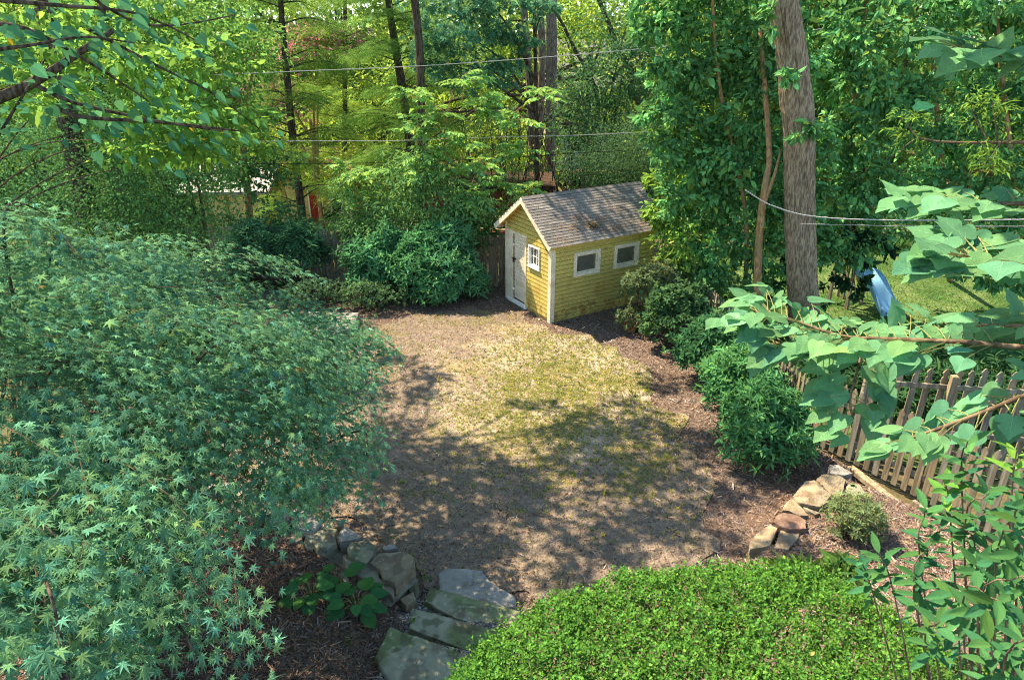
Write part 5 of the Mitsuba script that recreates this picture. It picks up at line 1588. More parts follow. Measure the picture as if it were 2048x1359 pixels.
ivy_tree('camellia_tree', 'wall of glossy broadleaf evergreen foliage right of the big bare trunk', [([(10.10, 18.91, 0.00), (8.08, 16.60, 3.44), (7.89, 16.80, 5.98), (7.70, 16.80, 7.97)], 0.1, 0.05), ([(12.71, 18.91, 0.00), (10.21, 16.80, 3.99), (9.44, 17.00, 6.60)], 0.09, 0.04), ([(15.03, 18.91, 0.00), (11.67, 16.50, 4.04), (10.61, 16.80, 7.20)], 0.09, 0.04)],
         [(7.81, 15.75, 6.17, 0.84, 0.65, 0.76, 833), (7.56, 16.65, 7.48, 0.58, 0.45, 0.41, 392), (9.79, 16.61, 3.92, 0.85, 0.50, 0.64, 497), (8.75, 16.42, 6.77, 0.71, 0.47, 0.58, 441), (10.04, 15.92, 7.17, 0.55, 0.38, 0.43, 287), (12.19, 16.43, 4.11, 0.70, 0.50, 0.67, 485), (10.38, 16.93, 2.38, 0.84, 0.57, 0.78, 650), (8.54, 15.76, 4.92, 0.42, 0.42, 0.51, 354), (12.71, 16.25, 4.45, 0.72, 0.63, 0.62, 787), (7.66, 15.63, 4.46, 0.57, 0.38, 0.35, 292), (9.51, 16.41, 5.06, 0.92, 0.58, 0.73, 656), (10.92, 17.14, 4.18, 0.66, 0.53, 0.70, 562), (9.87, 17.08, 7.58, 0.66, 0.45, 0.39, 407), (8.06, 16.19, 7.49, 0.61, 0.49, 0.40, 472), (7.24, 16.08, 6.64, 0.67, 0.51, 0.49, 510), (12.83, 15.93, 2.16, 0.52, 0.36, 0.49, 262), (10.66, 16.89, 5.63, 0.79, 0.51, 0.60, 515), (11.51, 16.57, 5.53, 1.15, 0.71, 0.64, 996), (9.31, 15.61, 6.22, 0.56, 0.38, 0.43, 288), (7.92, 15.99, 2.11, 1.04, 0.70, 0.78, 964), (7.96, 17.14, 5.59, 0.84, 0.56, 0.72, 612), (12.11, 16.28, 6.33, 0.50, 0.44, 0.51, 382), (12.08, 16.68, 6.95, 0.69, 0.54, 0.70, 571), (11.58, 15.91, 2.69, 0.42, 0.38, 0.52, 291), (11.96, 16.76, 7.71, 0.96, 0.64, 0.62, 809), (10.92, 16.79, 6.49, 0.38, 0.37, 0.45, 271), (9.39, 16.36, 5.84, 0.45, 0.41, 0.52, 338), (10.71, 15.62, 3.69, 0.69, 0.44, 0.60, 386), (7.05, 15.99, 4.30, 0.70, 0.53, 0.58, 551), (8.92, 16.04, 3.05, 0.68, 0.51, 0.54, 523), (8.06, 16.08, 3.58, 0.44, 0.41, 0.53, 332), (11.13, 16.37, 2.35, 1.05, 0.69, 0.85, 939), (6.77, 17.01, 7.54, 0.74, 0.59, 0.69, 688), (7.47, 17.11, 3.19, 0.45, 0.39, 0.53, 307), (11.84, 16.90, 4.69, 0.48, 0.38, 0.40, 282), (9.81, 17.03, 6.92, 0.89, 0.60, 0.81, 711), (7.14, 15.88, 6.58, 0.49, 0.34, 0.36, 232), (13.28, 16.83, 3.35, 1.02, 0.61, 0.73, 738), (11.28, 16.80, 7.19, 0.67, 0.61, 0.55, 727), (12.07, 16.63, 6.09, 0.77, 0.57, 0.60, 633), (10.93, 17.17, 4.63, 0.66, 0.54, 0.58, 585), (9.76, 16.65, 7.29, 0.57, 0.48, 0.57, 453), (11.84, 16.97, 7.78, 0.91, 0.63, 0.60, 777), (7.64, 16.27, 5.91, 0.66, 0.49, 0.64, 478), (7.43, 16.11, 2.65, 0.84, 0.59, 0.72, 683), (8.77, 16.08, 5.19, 0.63, 0.42, 0.52, 347), (10.06, 16.93, 2.99, 1.01, 0.58, 0.72, 672), (12.52, 17.10, 4.87, 0.60, 0.35, 0.51, 240), (11.06, 17.14, 7.17, 0.68, 0.59, 0.78, 685), (7.98, 16.06, 3.31, 0.86, 0.57, 0.67, 638), (10.57, 17.05, 4.21, 1.10, 0.64, 0.74, 821), (10.27, 16.05, 3.24, 0.57, 0.39, 0.50, 306), (7.06, 17.15, 6.32, 0.57, 0.55, 0.69, 598), (9.75, 15.76, 7.61, 0.44, 0.45, 0.48, 392), (12.32, 16.94, 5.73, 0.59, 0.57, 0.71, 640), (11.39, 15.61, 3.45, 0.49, 0.49, 0.46, 474), (7.86, 15.62, 5.08, 0.49, 0.39, 0.36, 303), (11.15, 16.00, 7.58, 0.49, 0.39, 0.32, 293), (11.53, 16.11, 5.37, 0.48, 0.47, 0.46, 437), (8.05, 16.00, 4.75, 0.70, 0.46, 0.44, 411), (7.88, 16.74, 4.02, 0.63, 0.59, 0.59, 689), (8.46, 17.15, 6.99, 0.56, 0.41, 0.57, 336), (7.29, 15.63, 2.03, 0.24, 0.22, 0.25, 148), (7.55, 15.63, 1.79, 0.30, 0.19, 0.27, 114), (7.39, 15.48, 2.20, 0.30, 0.21, 0.22, 135), (7.88, 15.73, 1.59, 0.27, 0.18, 0.23, 97), (7.81, 15.56, 2.02, 0.29, 0.20, 0.20, 126), (11.84, 15.26, 1.72, 0.57, 0.40, 0.44, 397), (10.79, 15.48, 1.67, 0.47, 0.40, 0.47, 392), (11.47, 15.75, 1.62, 0.45, 0.29, 0.29, 200), (12.40, 15.92, 1.62, 0.44, 0.33, 0.36, 266), (11.81, 15.26, 1.23, 0.45, 0.29, 0.36, 204), (10.28, 15.76, 1.58, 0.37, 0.26, 0.34, 170), (9.59, 15.46, 2.10, 0.54, 0.36, 0.42, 316), (10.91, 15.87, 2.03, 0.50, 0.39, 0.49, 374), (11.85, 15.28, 1.49, 0.58, 0.36, 0.39, 327), (11.87, 15.55, 1.57, 0.56, 0.37, 0.52, 334), (10.22, 15.45, 1.61, 0.41, 0.34, 0.42, 283), (11.40, 15.37, 1.32, 0.33, 0.26, 0.37, 165), (6.34, 14.30, 4.46, 0.35, 0.30, 0.40, 260), (6.48, 14.40, 3.32, 0.29, 0.30, 0.32, 170)], 302)
ivy_tree('hanging_creeper', 'dark creeper hanging in loose strands behind the blue slide', [([(7.90, 15.80, 2.54), (8.10, 15.70, 1.60), (8.31, 15.60, 0.75)], 0.02, 0.01)],
         [(8.10, 15.70, 1.60, 0.30, 0.30, 0.83, 420), (8.33, 15.70, 0.91, 0.17, 0.20, 0.48, 150), (8.41, 15.80, 2.06, 0.59, 0.40, 0.35, 300), (6.45, 15.40, 1.20, 0.26, 0.30, 0.71, 300), (7.76, 15.90, 1.03, 0.15, 0.20, 0.73, 90)], 303, base=(0.03, 0.08, 0.035))
ivy_tree('wisteria', 'yellow green creeper spilling over the right end of the shed roof', [([(4.11, 17.26, 0.00), (3.95, 16.60, 1.58), (3.64, 16.80, 2.79), (3.36, 16.90, 3.38)], 0.04, 0.015)],
         [(3.80, 16.60, 2.59, 0.49, 0.50, 0.55, 900), (4.13, 16.80, 3.40, 0.48, 0.60, 0.67, 800), (4.08, 16.20, 1.95, 0.55, 0.60, 0.61, 900), (3.90, 15.90, 1.22, 0.43, 0.50, 0.43, 600), (4.18, 16.60, 4.70, 0.46, 0.60, 0.58, 500), (3.37, 16.50, 2.37, 0.22, 0.30, 0.17, 160), (3.51, 16.00, 4.38, 0.25, 0.40, 0.29, 300), (3.41, 16.50, 3.34, 0.24, 0.35, 0.29, 260)], 304, base=(0.2, 0.36, 0.07), size=0.12)
# needle leaved branch poking through on the right
rng = R(305)
yew = thing('yew_branch', 'thin bare branch with feathery yellow green shoots sticking out on the right', 'branch')
wood(yew, 'stem', [([(5.00, 5.53, 5.70), (4.39, 5.78, 5.69), (3.92, 5.98, 5.66), (3.70, 6.12, 5.65), (3.55, 6.21, 5.67)], 0.018, 0.008), ([(3.55, 6.21, 5.67), (3.47, 6.27, 5.77), (3.41, 6.31, 5.87)], 0.008, 0.003), ([(3.55, 6.21, 5.67), (3.48, 6.24, 5.60), (3.45, 6.25, 5.54)], 0.006, 0.003),
                   ([(4.05, 5.90, 5.68), (4.01, 5.95, 5.85), (3.97, 5.98, 5.98)], 0.008, 0.003), ([(4.00, 5.93, 5.67), (3.89, 6.03, 5.86), (3.84, 6.07, 5.99)], 0.008, 0.003), ([(4.06, 5.89, 5.67), (4.03, 5.89, 5.57), (3.98, 5.91, 5.49)], 0.006, 0.003)], 'twig', sides=5)
mb = MB()
foliage(mb, [(*b, 0.13, 0.13, 0.13, n) for b, n in (((3.46, 6.28, 5.79), 110), ((3.50, 6.24, 5.70), 60), ((3.85, 6.06, 5.94), 80), ((3.99, 5.97, 5.91), 80), ((3.93, 6.00, 5.80), 70), ((4.01, 5.93, 5.71), 70), ((3.99, 5.91, 5.53), 110), ((4.07, 5.87, 5.62), 60))], (LANCE[0] * [1, 0.8, 1], LANCE[1]), 0.055, (0.19, 0.34, 0.06), rng, clump=0.5)
crown(yew, mb, 'leaf')

# bushy olive over the shed roof
tree('olive_bush', 'fine leaved dusty green bush rising behind the shed roof', (2.75, 20.4, -0.3), (2.8, 20.4, 1.6), [(2.98, 20.30, 3.33, 1.01, 0.90, 0.65, 5200), (3.72, 20.50, 3.58, 0.87, 0.90, 0.73, 4200), (2.27, 20.20, 2.85, 0.65, 0.70, 0.51, 2800), (4.15, 20.20, 2.92, 0.73, 0.80, 0.73, 3200), (3.12, 20.00, 2.67, 0.87, 0.70, 0.43, 2600)], 0.09, (OVAL2[0] * [1, 0.8, 1], OVAL2[1]), 0.055, (0.1, 0.19, 0.08), 310, cat='bush', clump=0.3, flat=0.9, per=30)

# ---- middle of the back fence: the leafy sapling and the privet beneath it
rng = R(311)
sap = thing('leafy_sapling', 'slender sapling with long drooping compound leaves above the back fence, left of the shed', 'tree')
sl = [([(-1.73, 18.91, 0.00), (-1.75, 18.90, 1.34), (-1.78, 18.90, 3.01), (-1.78, 18.90, 4.20), (-1.54, 18.90, 5.19)], 0.05, 0.012)]
P, D = [], []
for (px, py, pz) in [(-2.50, 18.70, 5.09), (-1.21, 18.90, 5.38), (-1.99, 18.60, 4.61), (-0.84, 19.00, 4.94), (-1.88, 18.50, 4.12), (-2.29, 18.50, 3.61), (-1.23, 18.50, 3.87), (-2.68, 18.70, 4.22), (-0.45, 19.00, 4.57), (-0.86, 18.70, 3.32), (0.22, 19.30, 4.41), (0.75, 19.40, 5.03), (0.36, 19.30, 3.62), (-0.33, 19.00, 2.72), (-1.64, 18.40, 3.11), (-2.45, 18.50, 3.09), (-1.14, 18.50, 2.42), (-4.02, 19.00, 3.00), (-4.47, 19.20, 3.10), (-4.22, 19.00, 2.31), (0.50, 19.30, 2.53)]:
    q = np.array([px, py, pz])
    sl.append(([q + [(-1.55 - q[0]) * 0.35, 0.1, -0.55], q + [(-1.55 - q[0]) * 0.15, 0.05, -0.2], q], 0.014, 0.005))
    for i in range(13):
        a = rng.uniform(0, 2 * np.pi)
        d0 = unit(np.array([math.cos(a), math.sin(a), rng.uniform(-0.1, 0.55)]))
        ln = rng.uniform(0.45, 0.75)
        o = q + rng.normal(0, 0.08, 3)
        pts = [o, o + d0 * ln * 0.5, o + d0 * ln - [0, 0, 0.22 * ln]]
        sl.append((pts, 0.005, 0.003))
        rr_ = smooth_path(pts, 20)
        lat_ = unit(np.cross(d0, [0, 0, 1.0]))
        for c_ in range(15):
            j_ = 4 + int(c_ * 15 / 14)
            s_ = 1 if c_ % 2 else -1
            P.append(rr_[min(19, j_)])
            D.append(lat_ * s_ * 0.9 + d0 * 0.55 + [0, 0, rng.uniform(-0.75, -0.1)] if c_ < 14 else d0 + [0, 0, -0.6])
wood(sap, 'trunk', sl, 'bark_tan', sides=6)
mb = MB()
k = len(P)
scatter(mb, OVAL4, P, D, np.array([-0.2, -0.35, 1.0]) + rng.normal(0, 0.25, (k, 3)), 0.15 * np.exp(rng.normal(0, 0.2, k)), tones(rng, k, (0.24, 0.44, 0.11), 0.22))
crown(sap, mb, 'leaf_gloss')
tree('privet', 'loose sunlit privet with narrow leaves over the middle of the board fence', (-2.6, 18.9, -0.1), (-2.7, 19.0, 1.8), [(-3.07, 18.90, 2.74, 0.68, 0.70, 0.82, 1700), (-3.38, 18.70, 1.82, 0.76, 0.70, 0.69, 1700), (-2.34, 18.70, 3.18, 0.60, 0.60, 0.60, 1300), (-1.82, 18.60, 2.40, 0.82, 0.70, 0.68, 1500), (-4.08, 18.60, 1.42, 0.62, 0.60, 0.56, 1000), (-0.88, 18.70, 2.10, 0.69, 0.60, 0.55, 1200), (-1.70, 18.50, 1.73, 0.82, 0.60, 0.41, 1200), (-4.62, 18.80, 2.08, 0.48, 0.50, 0.83, 900)], 0.05, LANCE4, 0.12, (0.17, 0.33, 0.11), 312, mat='leaf_gloss', bark='bark_tan', cat='shrub', up=0.5, droop=0.6)
tree('privet', 'loose bright green shrub at the fence against the left edge of the shed', (-0.6, 18.9, -0.1), (-0.55, 18.95, 1.3), [(-0.55, 18.80, 1.54, 0.42, 0.35, 0.22, 260), (-1.10, 18.60, 1.42, 0.56, 0.50, 0.39, 560), (-1.24, 18.90, 2.05, 0.49, 0.40, 0.35, 360)], 0.035, OVAL4, 0.11, (0.11, 0.22, 0.07), 313, cat='shrub')
# trunk standing behind the fence that carries the high crown over the yard
rng = R(314)
und = MB()
for i in range(760):
    if i < 200:
        x, y = rng.uniform(-17, -4.6), rng.uniform(12.5, 24)
    else:
        x, y = rng.uniform(-22, 16), rng.uniform(22, 44)
    if -6.3 < x < -3.6 and y < 36 and y > 20 or (y < 19.6 and x > -6.5) or (29.5 < y < 36.5 and -11.5 < x < -6.5):
        continue
    foliage(und, [(x, y, float(ground_z(x, y)) + 0.25, 0.9, 0.9, rng.uniform(0.3, 0.7), 75)], OVAL2, 0.15, (0.09, 0.2, 0.06), rng, clump=0.4)
put('undergrowth', und.ply('leaf'), None, 'low green undergrowth covering the ground beyond the back fence', 'undergrowth', kind='stuff')
post = thing('leaning_tree', 'tree with a dark brown trunk behind the board fence, its high crown out of sight', 'tree')
lim = [([(-2.97, 22.05, -0.20), (-2.74, 20.40, 1.55), (-2.65, 20.50, 3.44), (-2.56, 20.50, 6.62), (-3.0, 20.5, 10.5), (-3.2, 20.0, 13.0)], 0.13, 0.1)]
HIGH = [(-1.9, 20.1, 9.6, 0.75, 0.4, 0.5, 420), (-0.8, 20.9, 9.9, 0.6, 0.4, 0.5, 380), (-2.6, 19.6, 9.8, 0.5, 0.35, 0.5, 260), (0.6, 21.6, 10.4, 0.5, 0.4, 0.6, 260)]
for b in HIGH:
    e = np.array(b[:3])
    lim.append(([(-3.0, 20.5, 9.6), (np.array([-3.0, 20.4, 10.0]) + e) / 2 + [0, 0, 0.3], e], 0.05, 0.012))
wood(post, 'trunk', lim, 'bark_dark')
mb = MB()
foliage(mb, HIGH, OVAL2, 0.14, (0.15, 0.3, 0.07), rng, clump=0.3)
crown(post, mb, 'leaf', 'crown')

# the tall tree on the left whose limbs reach over the yard above the picture
rng = R(315)
tall = thing('shade_tree', 'tall tree rising behind the left hollies, its limbs spread over the lawn above the view', 'tree')
SHADE = [(1.5, 9.7, 0.8, 250), (-0.2, 8.9, 0.8, 250), (2.4, 7.6, 0.7, 180), (1.0, 7.2, 0.7, 180), (-1.6, 9.0, 0.7, 200), (-2.4, 13.5, 0.35, 110), (-1.7, 12.7, 0.35, 110), (2.0, 11.0, 0.95, 430), (3.1, 10.2, 0.8, 330), (1.0, 10.1, 0.85, 360), (2.1, 9.2, 0.95, 370), (0.5, 8.6, 0.9, 330), (1.7, 7.9, 0.9, 330), (-0.9, 9.5, 0.8, 330), (-0.6, 7.7, 0.8, 270), (2.9, 8.5, 0.7, 220), (-2.2, 10.2, 0.8, 360),
         (3.3, 12.4, 0.45, 130), (-1.9, 11.8, 0.4, 130), (-3.2, 12.0, 0.9, 400), (-3.0, 8.8, 0.9, 360), (4.4, 9.0, 0.9, 280), (3.7, 7.2, 0.45, 90), (0.4, 11.7, 0.3, 70)]
lim = [([(-8.9, 13.9, -0.3), (-8.7, 13.9, 3.0), (-8.5, 13.8, 6.0), (-8.2, 13.7, 9.5), (-7.8, 13.6, 12.5)], 0.24, 0.14)]
SB_ = []
for gx_, gy_, r_, n_ in SHADE:
    h_ = 8.3 + 1.0 * rng.random()
    e = np.array([gx_ - 0.579 * h_, gy_ + 0.425 * h_, h_])
    SB_.append((*e, r_, r_ * 0.9, 0.45, int(n_ * 2.0)))
    s0 = np.array([-8.3, 13.7, 8.6 + rng.uniform(-0.5, 1.5)])
    lim.append(([s0, (s0 + e) / 2 + [rng.normal(0, 0.2), rng.normal(0, 0.2), 0.5], e], 0.05, 0.01))
wood(tall, 'trunk', lim, 'bark_dark')
mb = MB()
foliage(mb, SB_, OVAL2, 0.14, (0.15, 0.3, 0.07), rng, clump=0.22, per=26, shell=0.2)
crown(tall, mb, 'leaf', 'crown')

# ---- left: the near redbud over the maple, the dark hollies, the bright thicket behind
rng = R(320)
red = thing('redbud_tree', 'heart leaved tree whose drooping branches hang into the upper left corner', 'tree')
RB = [([(-4.87, 5.16, 5.28), (-4.14, 5.49, 5.93), (-3.80, 5.63, 6.11), (-3.56, 5.67, 6.23), (-3.38, 5.78, 6.36), (-3.13, 5.93, 6.53)], 0.055, 0.02), ([(-3.74, 5.67, 6.16), (-3.40, 5.63, 6.01), (-2.96, 5.86, 5.86), (-2.56, 6.25, 5.72)], 0.02, 0.006), ([(-3.78, 5.28, 6.59), (-3.34, 5.22, 6.52), (-3.02, 5.41, 6.26), (-2.86, 5.71, 6.01)], 0.02, 0.005), ([(-3.50, 5.23, 6.71), (-3.16, 5.33, 6.68), (-2.77, 5.66, 6.63), (-2.48, 6.12, 6.40)], 0.018, 0.005),
      ([(-3.33, 6.16, 6.64), (-3.30, 6.17, 6.75), (-3.27, 6.17, 6.96)], 0.03, 0.03), ([(-3.62, 4.78, 6.37), (-3.15, 4.87, 6.43), (-2.87, 5.04, 6.48), (-2.66, 5.27, 6.44)], 0.015, 0.004), ([(-3.52, 5.56, 5.98), (-3.31, 5.56, 5.91), (-2.91, 6.00, 5.82), (-2.55, 6.68, 5.67)], 0.02, 0.008), ([(-3.90, 5.26, 5.71), (-3.52, 5.33, 6.16), (-3.36, 5.33, 6.33)], 0.012, 0.005),
      ([(-3.28, 5.84, 6.53), (-2.98, 6.33, 6.22), (-2.79, 6.83, 5.98), (-2.58, 7.31, 5.60)], 0.014, 0.005), ([(-3.26, 5.49, 6.91), (-2.97, 5.89, 6.60), (-2.74, 6.22, 6.57), (-2.40, 6.57, 6.65)], 0.014, 0.005)]
wood(red, 'trunk', RB, 'bark_dark', sides=7)
P, D, N = [], [], []
for p, a, b in RB[1:]:
    q = smooth_path(p, 60)
    for i in range(36):
        j = rng.integers(2, 58)
        t = unit(q[j + 1] - q[j - 1])
        off = unit(np.cross(t, [0, 0, 1.0])) * rng.normal(0, 0.22) + [0, 0, rng.normal(-0.05, 0.12)]
        P.append(q[j] + off)
        D.append(unit(off * [1, 1, 0.2] + t * 0.4) * 0.6 + [rng.normal(0.1, 0.3), rng.normal(-0.1, 0.3), -0.4])
        N.append([rng.normal(0.1, 0.35), rng.normal(-0.55, 0.3), 0.75])
mb = MB()
k = len(P)
scatter(mb, HEART, P, D, N, 0.082 * np.exp(rng.normal(0, 0.2, k)), tones(rng, k, (0.07, 0.21, 0.095), 0.18, 0.1, (0.5, 0.36, 0.04), 0.006))
crown(red, mb, 'leaf')
# its thinner outer sprays, seen from below and lit through
LB = [(-4.15, 8.60, 5.62, 0.66, 0.90, 0.21, 560), (-3.91, 9.40, 5.41, 0.72, 1.00, 0.20, 640), (-4.42, 9.00, 5.21, 0.76, 0.90, 0.16, 460), (-4.28, 10.50, 4.93, 0.75, 1.00, 0.19, 560), (-4.60, 8.80, 6.22, 0.77, 0.90, 0.30, 480), (-4.96, 8.20, 6.39, 0.66, 0.90, 0.33, 420), (-3.97, 9.40, 6.15, 0.57, 1.00, 0.38, 420), (-5.52, 8.40, 5.86, 0.52, 0.80, 0.23, 300), (-3.88, 10.60, 5.35, 0.44, 0.80, 0.18, 300), (-5.45, 8.60, 6.75, 0.85, 0.90, 0.34, 380)]
tree('redbud_tree', 'second heart leaved tree further back on the left with layered yellow green sprays', (-9.6, 9.8, -0.2), (-8.2, 9.6, 6.2), LB, 0.03, HEART, 0.085, (0.16, 0.31, 0.06), 321, mat='leaf_thin', flat=0.25, up=1.1, out=0.2, jitter=0.35, droop=0.35, clump=0.35, odd=(0.5, 0.36, 0.04), odd_share=0.006)
DARK = (0.1, 0.225, 0.07)
tree('holly', 'dense dark small leaved evergreen behind the maple on the left', (-6.6, 14.3, -0.2), (-6.6, 14.3, 2.5), [(-6.88, 14.00, 4.50, 1.09, 1.20, 0.79, 5200), (-7.61, 13.60, 3.89, 1.08, 1.20, 0.88, 5200), (-6.77, 13.50, 3.42, 1.09, 1.10, 0.69, 4200), (-8.39, 14.20, 4.86, 0.89, 1.00, 0.70, 3200), (-6.36, 14.20, 3.98, 0.61, 0.80, 0.71, 2000), (-7.60, 13.20, 2.99, 1.18, 1.00, 0.59, 3400), (-6.56, 13.40, 2.74, 0.80, 0.90, 0.50, 2200)], 0.12, OVAL2, 0.06, DARK, 322, mat='leaf_gloss', bark='bark_dark', flat=0.9, up=0.4, clump=0.28)
tree('holly', 'dark small leaved evergreen at the left edge beyond the maple', (-10.2, 14.8, -0.2), (-10.0, 14.8, 3.0), [(-10.32, 14.60, 3.91, 1.05, 1.10, 0.94, 3600), (-9.44, 14.00, 3.10, 1.14, 1.10, 0.93, 3600), (-10.51, 15.00, 4.87, 0.94, 1.00, 0.84, 2600), (-9.82, 13.60, 2.68, 1.22, 1.00, 0.61, 2600)], 0.1, OVAL2, 0.065, (0.11, 0.25, 0.09), 323, mat='leaf_gloss', flat=0.9, up=0.4, clump=0.28)
YG = (0.17, 0.31, 0.06)
tree('hackberry', 'yellow green backlit tree behind the left hollies', (-12.5, 21.5, -0.8), (-12.0, 21.5, 5), [(-13.41, 21.50, 5.84, 2.18, 1.80, 1.60, 3000), (-11.05, 21.50, 6.63, 2.14, 1.80, 1.29, 3000), (-14.21, 21.00, 3.94, 1.77, 1.50, 1.18, 2200), (-11.62, 21.00, 4.91, 1.88, 1.60, 1.01, 2600), (-15.84, 22.00, 6.63, 1.75, 1.60, 1.90, 1800), (-12.47, 22.00, 7.80, 3.14, 1.80, 0.86, 2000)], 0.2, OVAL2, 0.13, YG, 324, mat='leaf_thin', bark='bark_dark')
tree('hackberry', 'yellow green backlit tree in front of the cypresses on the left', (-8.4, 21.2, -0.6), (-8.0, 21.2, 5), [(-8.56, 21.00, 5.85, 1.28, 1.40, 1.28, 2400), (-8.92, 20.60, 4.54, 1.43, 1.40, 0.86, 2200), (-8.05, 20.40, 3.31, 1.02, 1.00, 0.65, 900), (-9.41, 21.50, 7.02, 1.56, 1.50, 1.13, 2000), (-8.58, 20.00, 2.67, 0.72, 0.70, 0.36, 350), (-7.34, 21.40, 6.37, 0.71, 0.90, 1.00, 900)], 0.14, OVAL2, 0.13, (0.15, 0.3, 0.07), 325, mat='leaf_thin', bark='bark_tan')
tree('thin_stemmed_shrub', 'shrub with many thin tan stems beside the left cypress trunk', (-6.9, 20.9, -0.5), (-6.85, 20.9, 1.2), [(-7.52, 20.60, 2.41, 0.90, 0.80, 0.60, 420), (-6.58, 19.60, 1.60, 0.65, 0.70, 0.51, 520), (-8.53, 20.00, 1.27, 0.74, 0.70, 0.37, 420), (-6.10, 19.30, 1.31, 0.58, 0.60, 0.32, 400), (-6.96, 21.00, 3.07, 0.60, 0.60, 0.60, 360)], 0.06, OVAL4, 0.13, (0.09, 0.2, 0.075), 326, bark='bark_tan', cat='shrub')
# ---- bald cypresses
CYP = (0.19, 0.33, 0.07)


def cypress(label, foot, xs, r, tiers, seed, base=CYP):
    rng = R(seed)
    k = thing('cypress', label, 'tree', None)
    p = [foot] + xs
    limbs = [(p, r, r * 0.45)]
    q = smooth_path(p, 80)
    P, D, N = [], [], []
    for (z, length, n) in tiers:
        j = int(np.argmin(np.abs(q[:, 2] - z)))
        for b in range(n):
            a = rng.uniform(0, 2 * np.pi)
            d = np.array([math.cos(a), math.sin(a), rng.uniform(-0.05, 0.3)])
            ln = length * rng.uniform(0.6, 1.15)
            st_ = q[j] + [0, 0, rng.normal(0, 0.25)]
            e = st_ + d * ln + [0, 0, -0.12 * ln]
            limbs.append(([st_, (st_ + e) / 2 + [0, 0, 0.1 * ln], e], 0.03, 0.006))
            bp = smooth_path(limbs[-1][0], 24)
            for c in range(int(60 * ln)):
                jj = int(rng.integers(5, 24))
                t = unit(bp[min(23, jj + 1)] - bp[jj - 1])
                side = unit(np.cross(t, [0, 0, 1.0])) * rng.choice([-1, 1])
                P.append(bp[jj] + side * rng.uniform(0, 0.3) + rng.normal(0, 0.07, 3))
                D.append(side * rng.uniform(0.4, 1) + t * rng.uniform(0.2, 1) + [0, 0, rng.uniform(-0.7, 0.15)])
                N.append([rng.normal(0, 0.35), rng.normal(0, 0.35), 1.0])
    wood(k, 'trunk', limbs, 'bark_dark', sides=7)
    mb = MB()
    m = len(P)
    scatter(mb, FEATHER, P, D, N, 0.46 * np.exp(rng.normal(0, 0.2, m)), tones(rng, m, base, 0.2, 0.12))
    crown(k, mb, 'leaf_thin')


cypress('feathery cypress with a thin dark trunk, left of the red door', (-7.80, 25.00, -0.32), [(-7.74, 25.00, 0.62), (-7.74, 25.00, 2.77), (-7.66, 25.00, 5.26), (-7.59, 25.00, 7.10), (-7.41, 25.00, 9.25)], 0.17, [(9.5, 1.5, 7), (8.6, 1.7, 8), (7.6, 1.9, 8), (6.7, 2.0, 7), (5.6, 2.2, 8), (4.5, 2.3, 8), (3.4, 2.4, 8), (2.3, 2.2, 8), (1.2, 1.8, 6)], 330)
cypress('feathery cypress with a dark trunk, left of the sapling', (-3.85, 27.50, -0.38), [(-3.88, 27.50, 1.43), (-4.10, 27.50, 4.25), (-4.31, 27.50, 6.17), (-4.45, 27.50, 7.81), (-4.44, 27.50, 9.83)], 0.22, [(10, 1.6, 8), (9.0, 1.9, 9), (8.0, 2.1, 9), (7.0, 2.2, 9), (5.8, 2.4, 9), (4.6, 2.5, 9), (3.4, 2.5, 9), (2.2, 2.4, 9), (1.0, 2.0, 7)], 331, (0.16, 0.31, 0.07))
cypress('yellow green feathery cypress farther back between the two trunks', (-8.06, 33.00, -0.77), [(-7.61, 33.00, 3.80), (-7.30, 33.00, 6.90), (-7.02, 33.00, 9.77)], 0.14, [(11, 1.6, 8), (9.5, 2.0, 9), (8.0, 2.3, 9), (6.3, 2.5, 9), (4.6, 2.6, 9), (2.9, 2.6, 9), (1.2, 2.4, 8), (0.0, 2.0, 8)], 332, (0.25, 0.38, 0.065))
rng = R(333)
tree('crape_myrtle', 'pink flowering crape myrtle behind the left cypress', (-9.0, 32, -2.4), (-9.0, 32, 3.0), [(-11.20, 32.00, 4.91, 1.31, 1.30, 1.31, 1500), (-8.87, 32.00, 6.11, 1.50, 1.40, 0.96, 1500), (-10.12, 31.50, 3.72, 1.31, 1.20, 1.09, 1200), (-7.47, 32.50, 6.31, 1.30, 1.20, 0.76, 1000)], 0.12, OVAL4, 0.14, (0.5, 0.2, 0.27), 333, bark='bark_tan', odd=(0.14, 0.22, 0.06), odd_share=0.62)
# ---- broad leaved boughs and the pines right of centre
MPL = (0.09, 0.22, 0.115)
tree('tulip_tree', 'tree with blue green lobed leaves in front of the tall pines', (0.9, 24.5, -0.8), (0.7, 24.3, 7.5), [(-1.74, 23.00, 6.64, 1.07, 1.20, 0.76, 750), (-0.61, 23.50, 6.93, 0.93, 1.20, 0.85, 700), (-1.30, 22.80, 5.51, 0.93, 1.00, 0.62, 420), (-2.38, 23.00, 5.93, 0.77, 0.90, 0.62, 380), (-0.14, 23.30, 5.34, 0.63, 0.80, 0.56, 260), (0.71, 23.50, 7.21, 0.69, 0.80, 0.43, 260), (0.41, 23.60, 6.21, 0.40, 0.60, 0.47, 120), (-1.84, 23.00, 8.00, 2.38, 1.50, 0.74, 900)], 0.1, (MAPLE[0] * [1, 1.1, 1], MAPLE[1]), 0.24, MPL, 340, bark='bark_dark', up=0.9)
rng = R(341)


bsdf('bark_pine', rough(bark_fn((0.085, 0.066, 0.052), (0.24, 0.195, 0.155)), bark_bump))


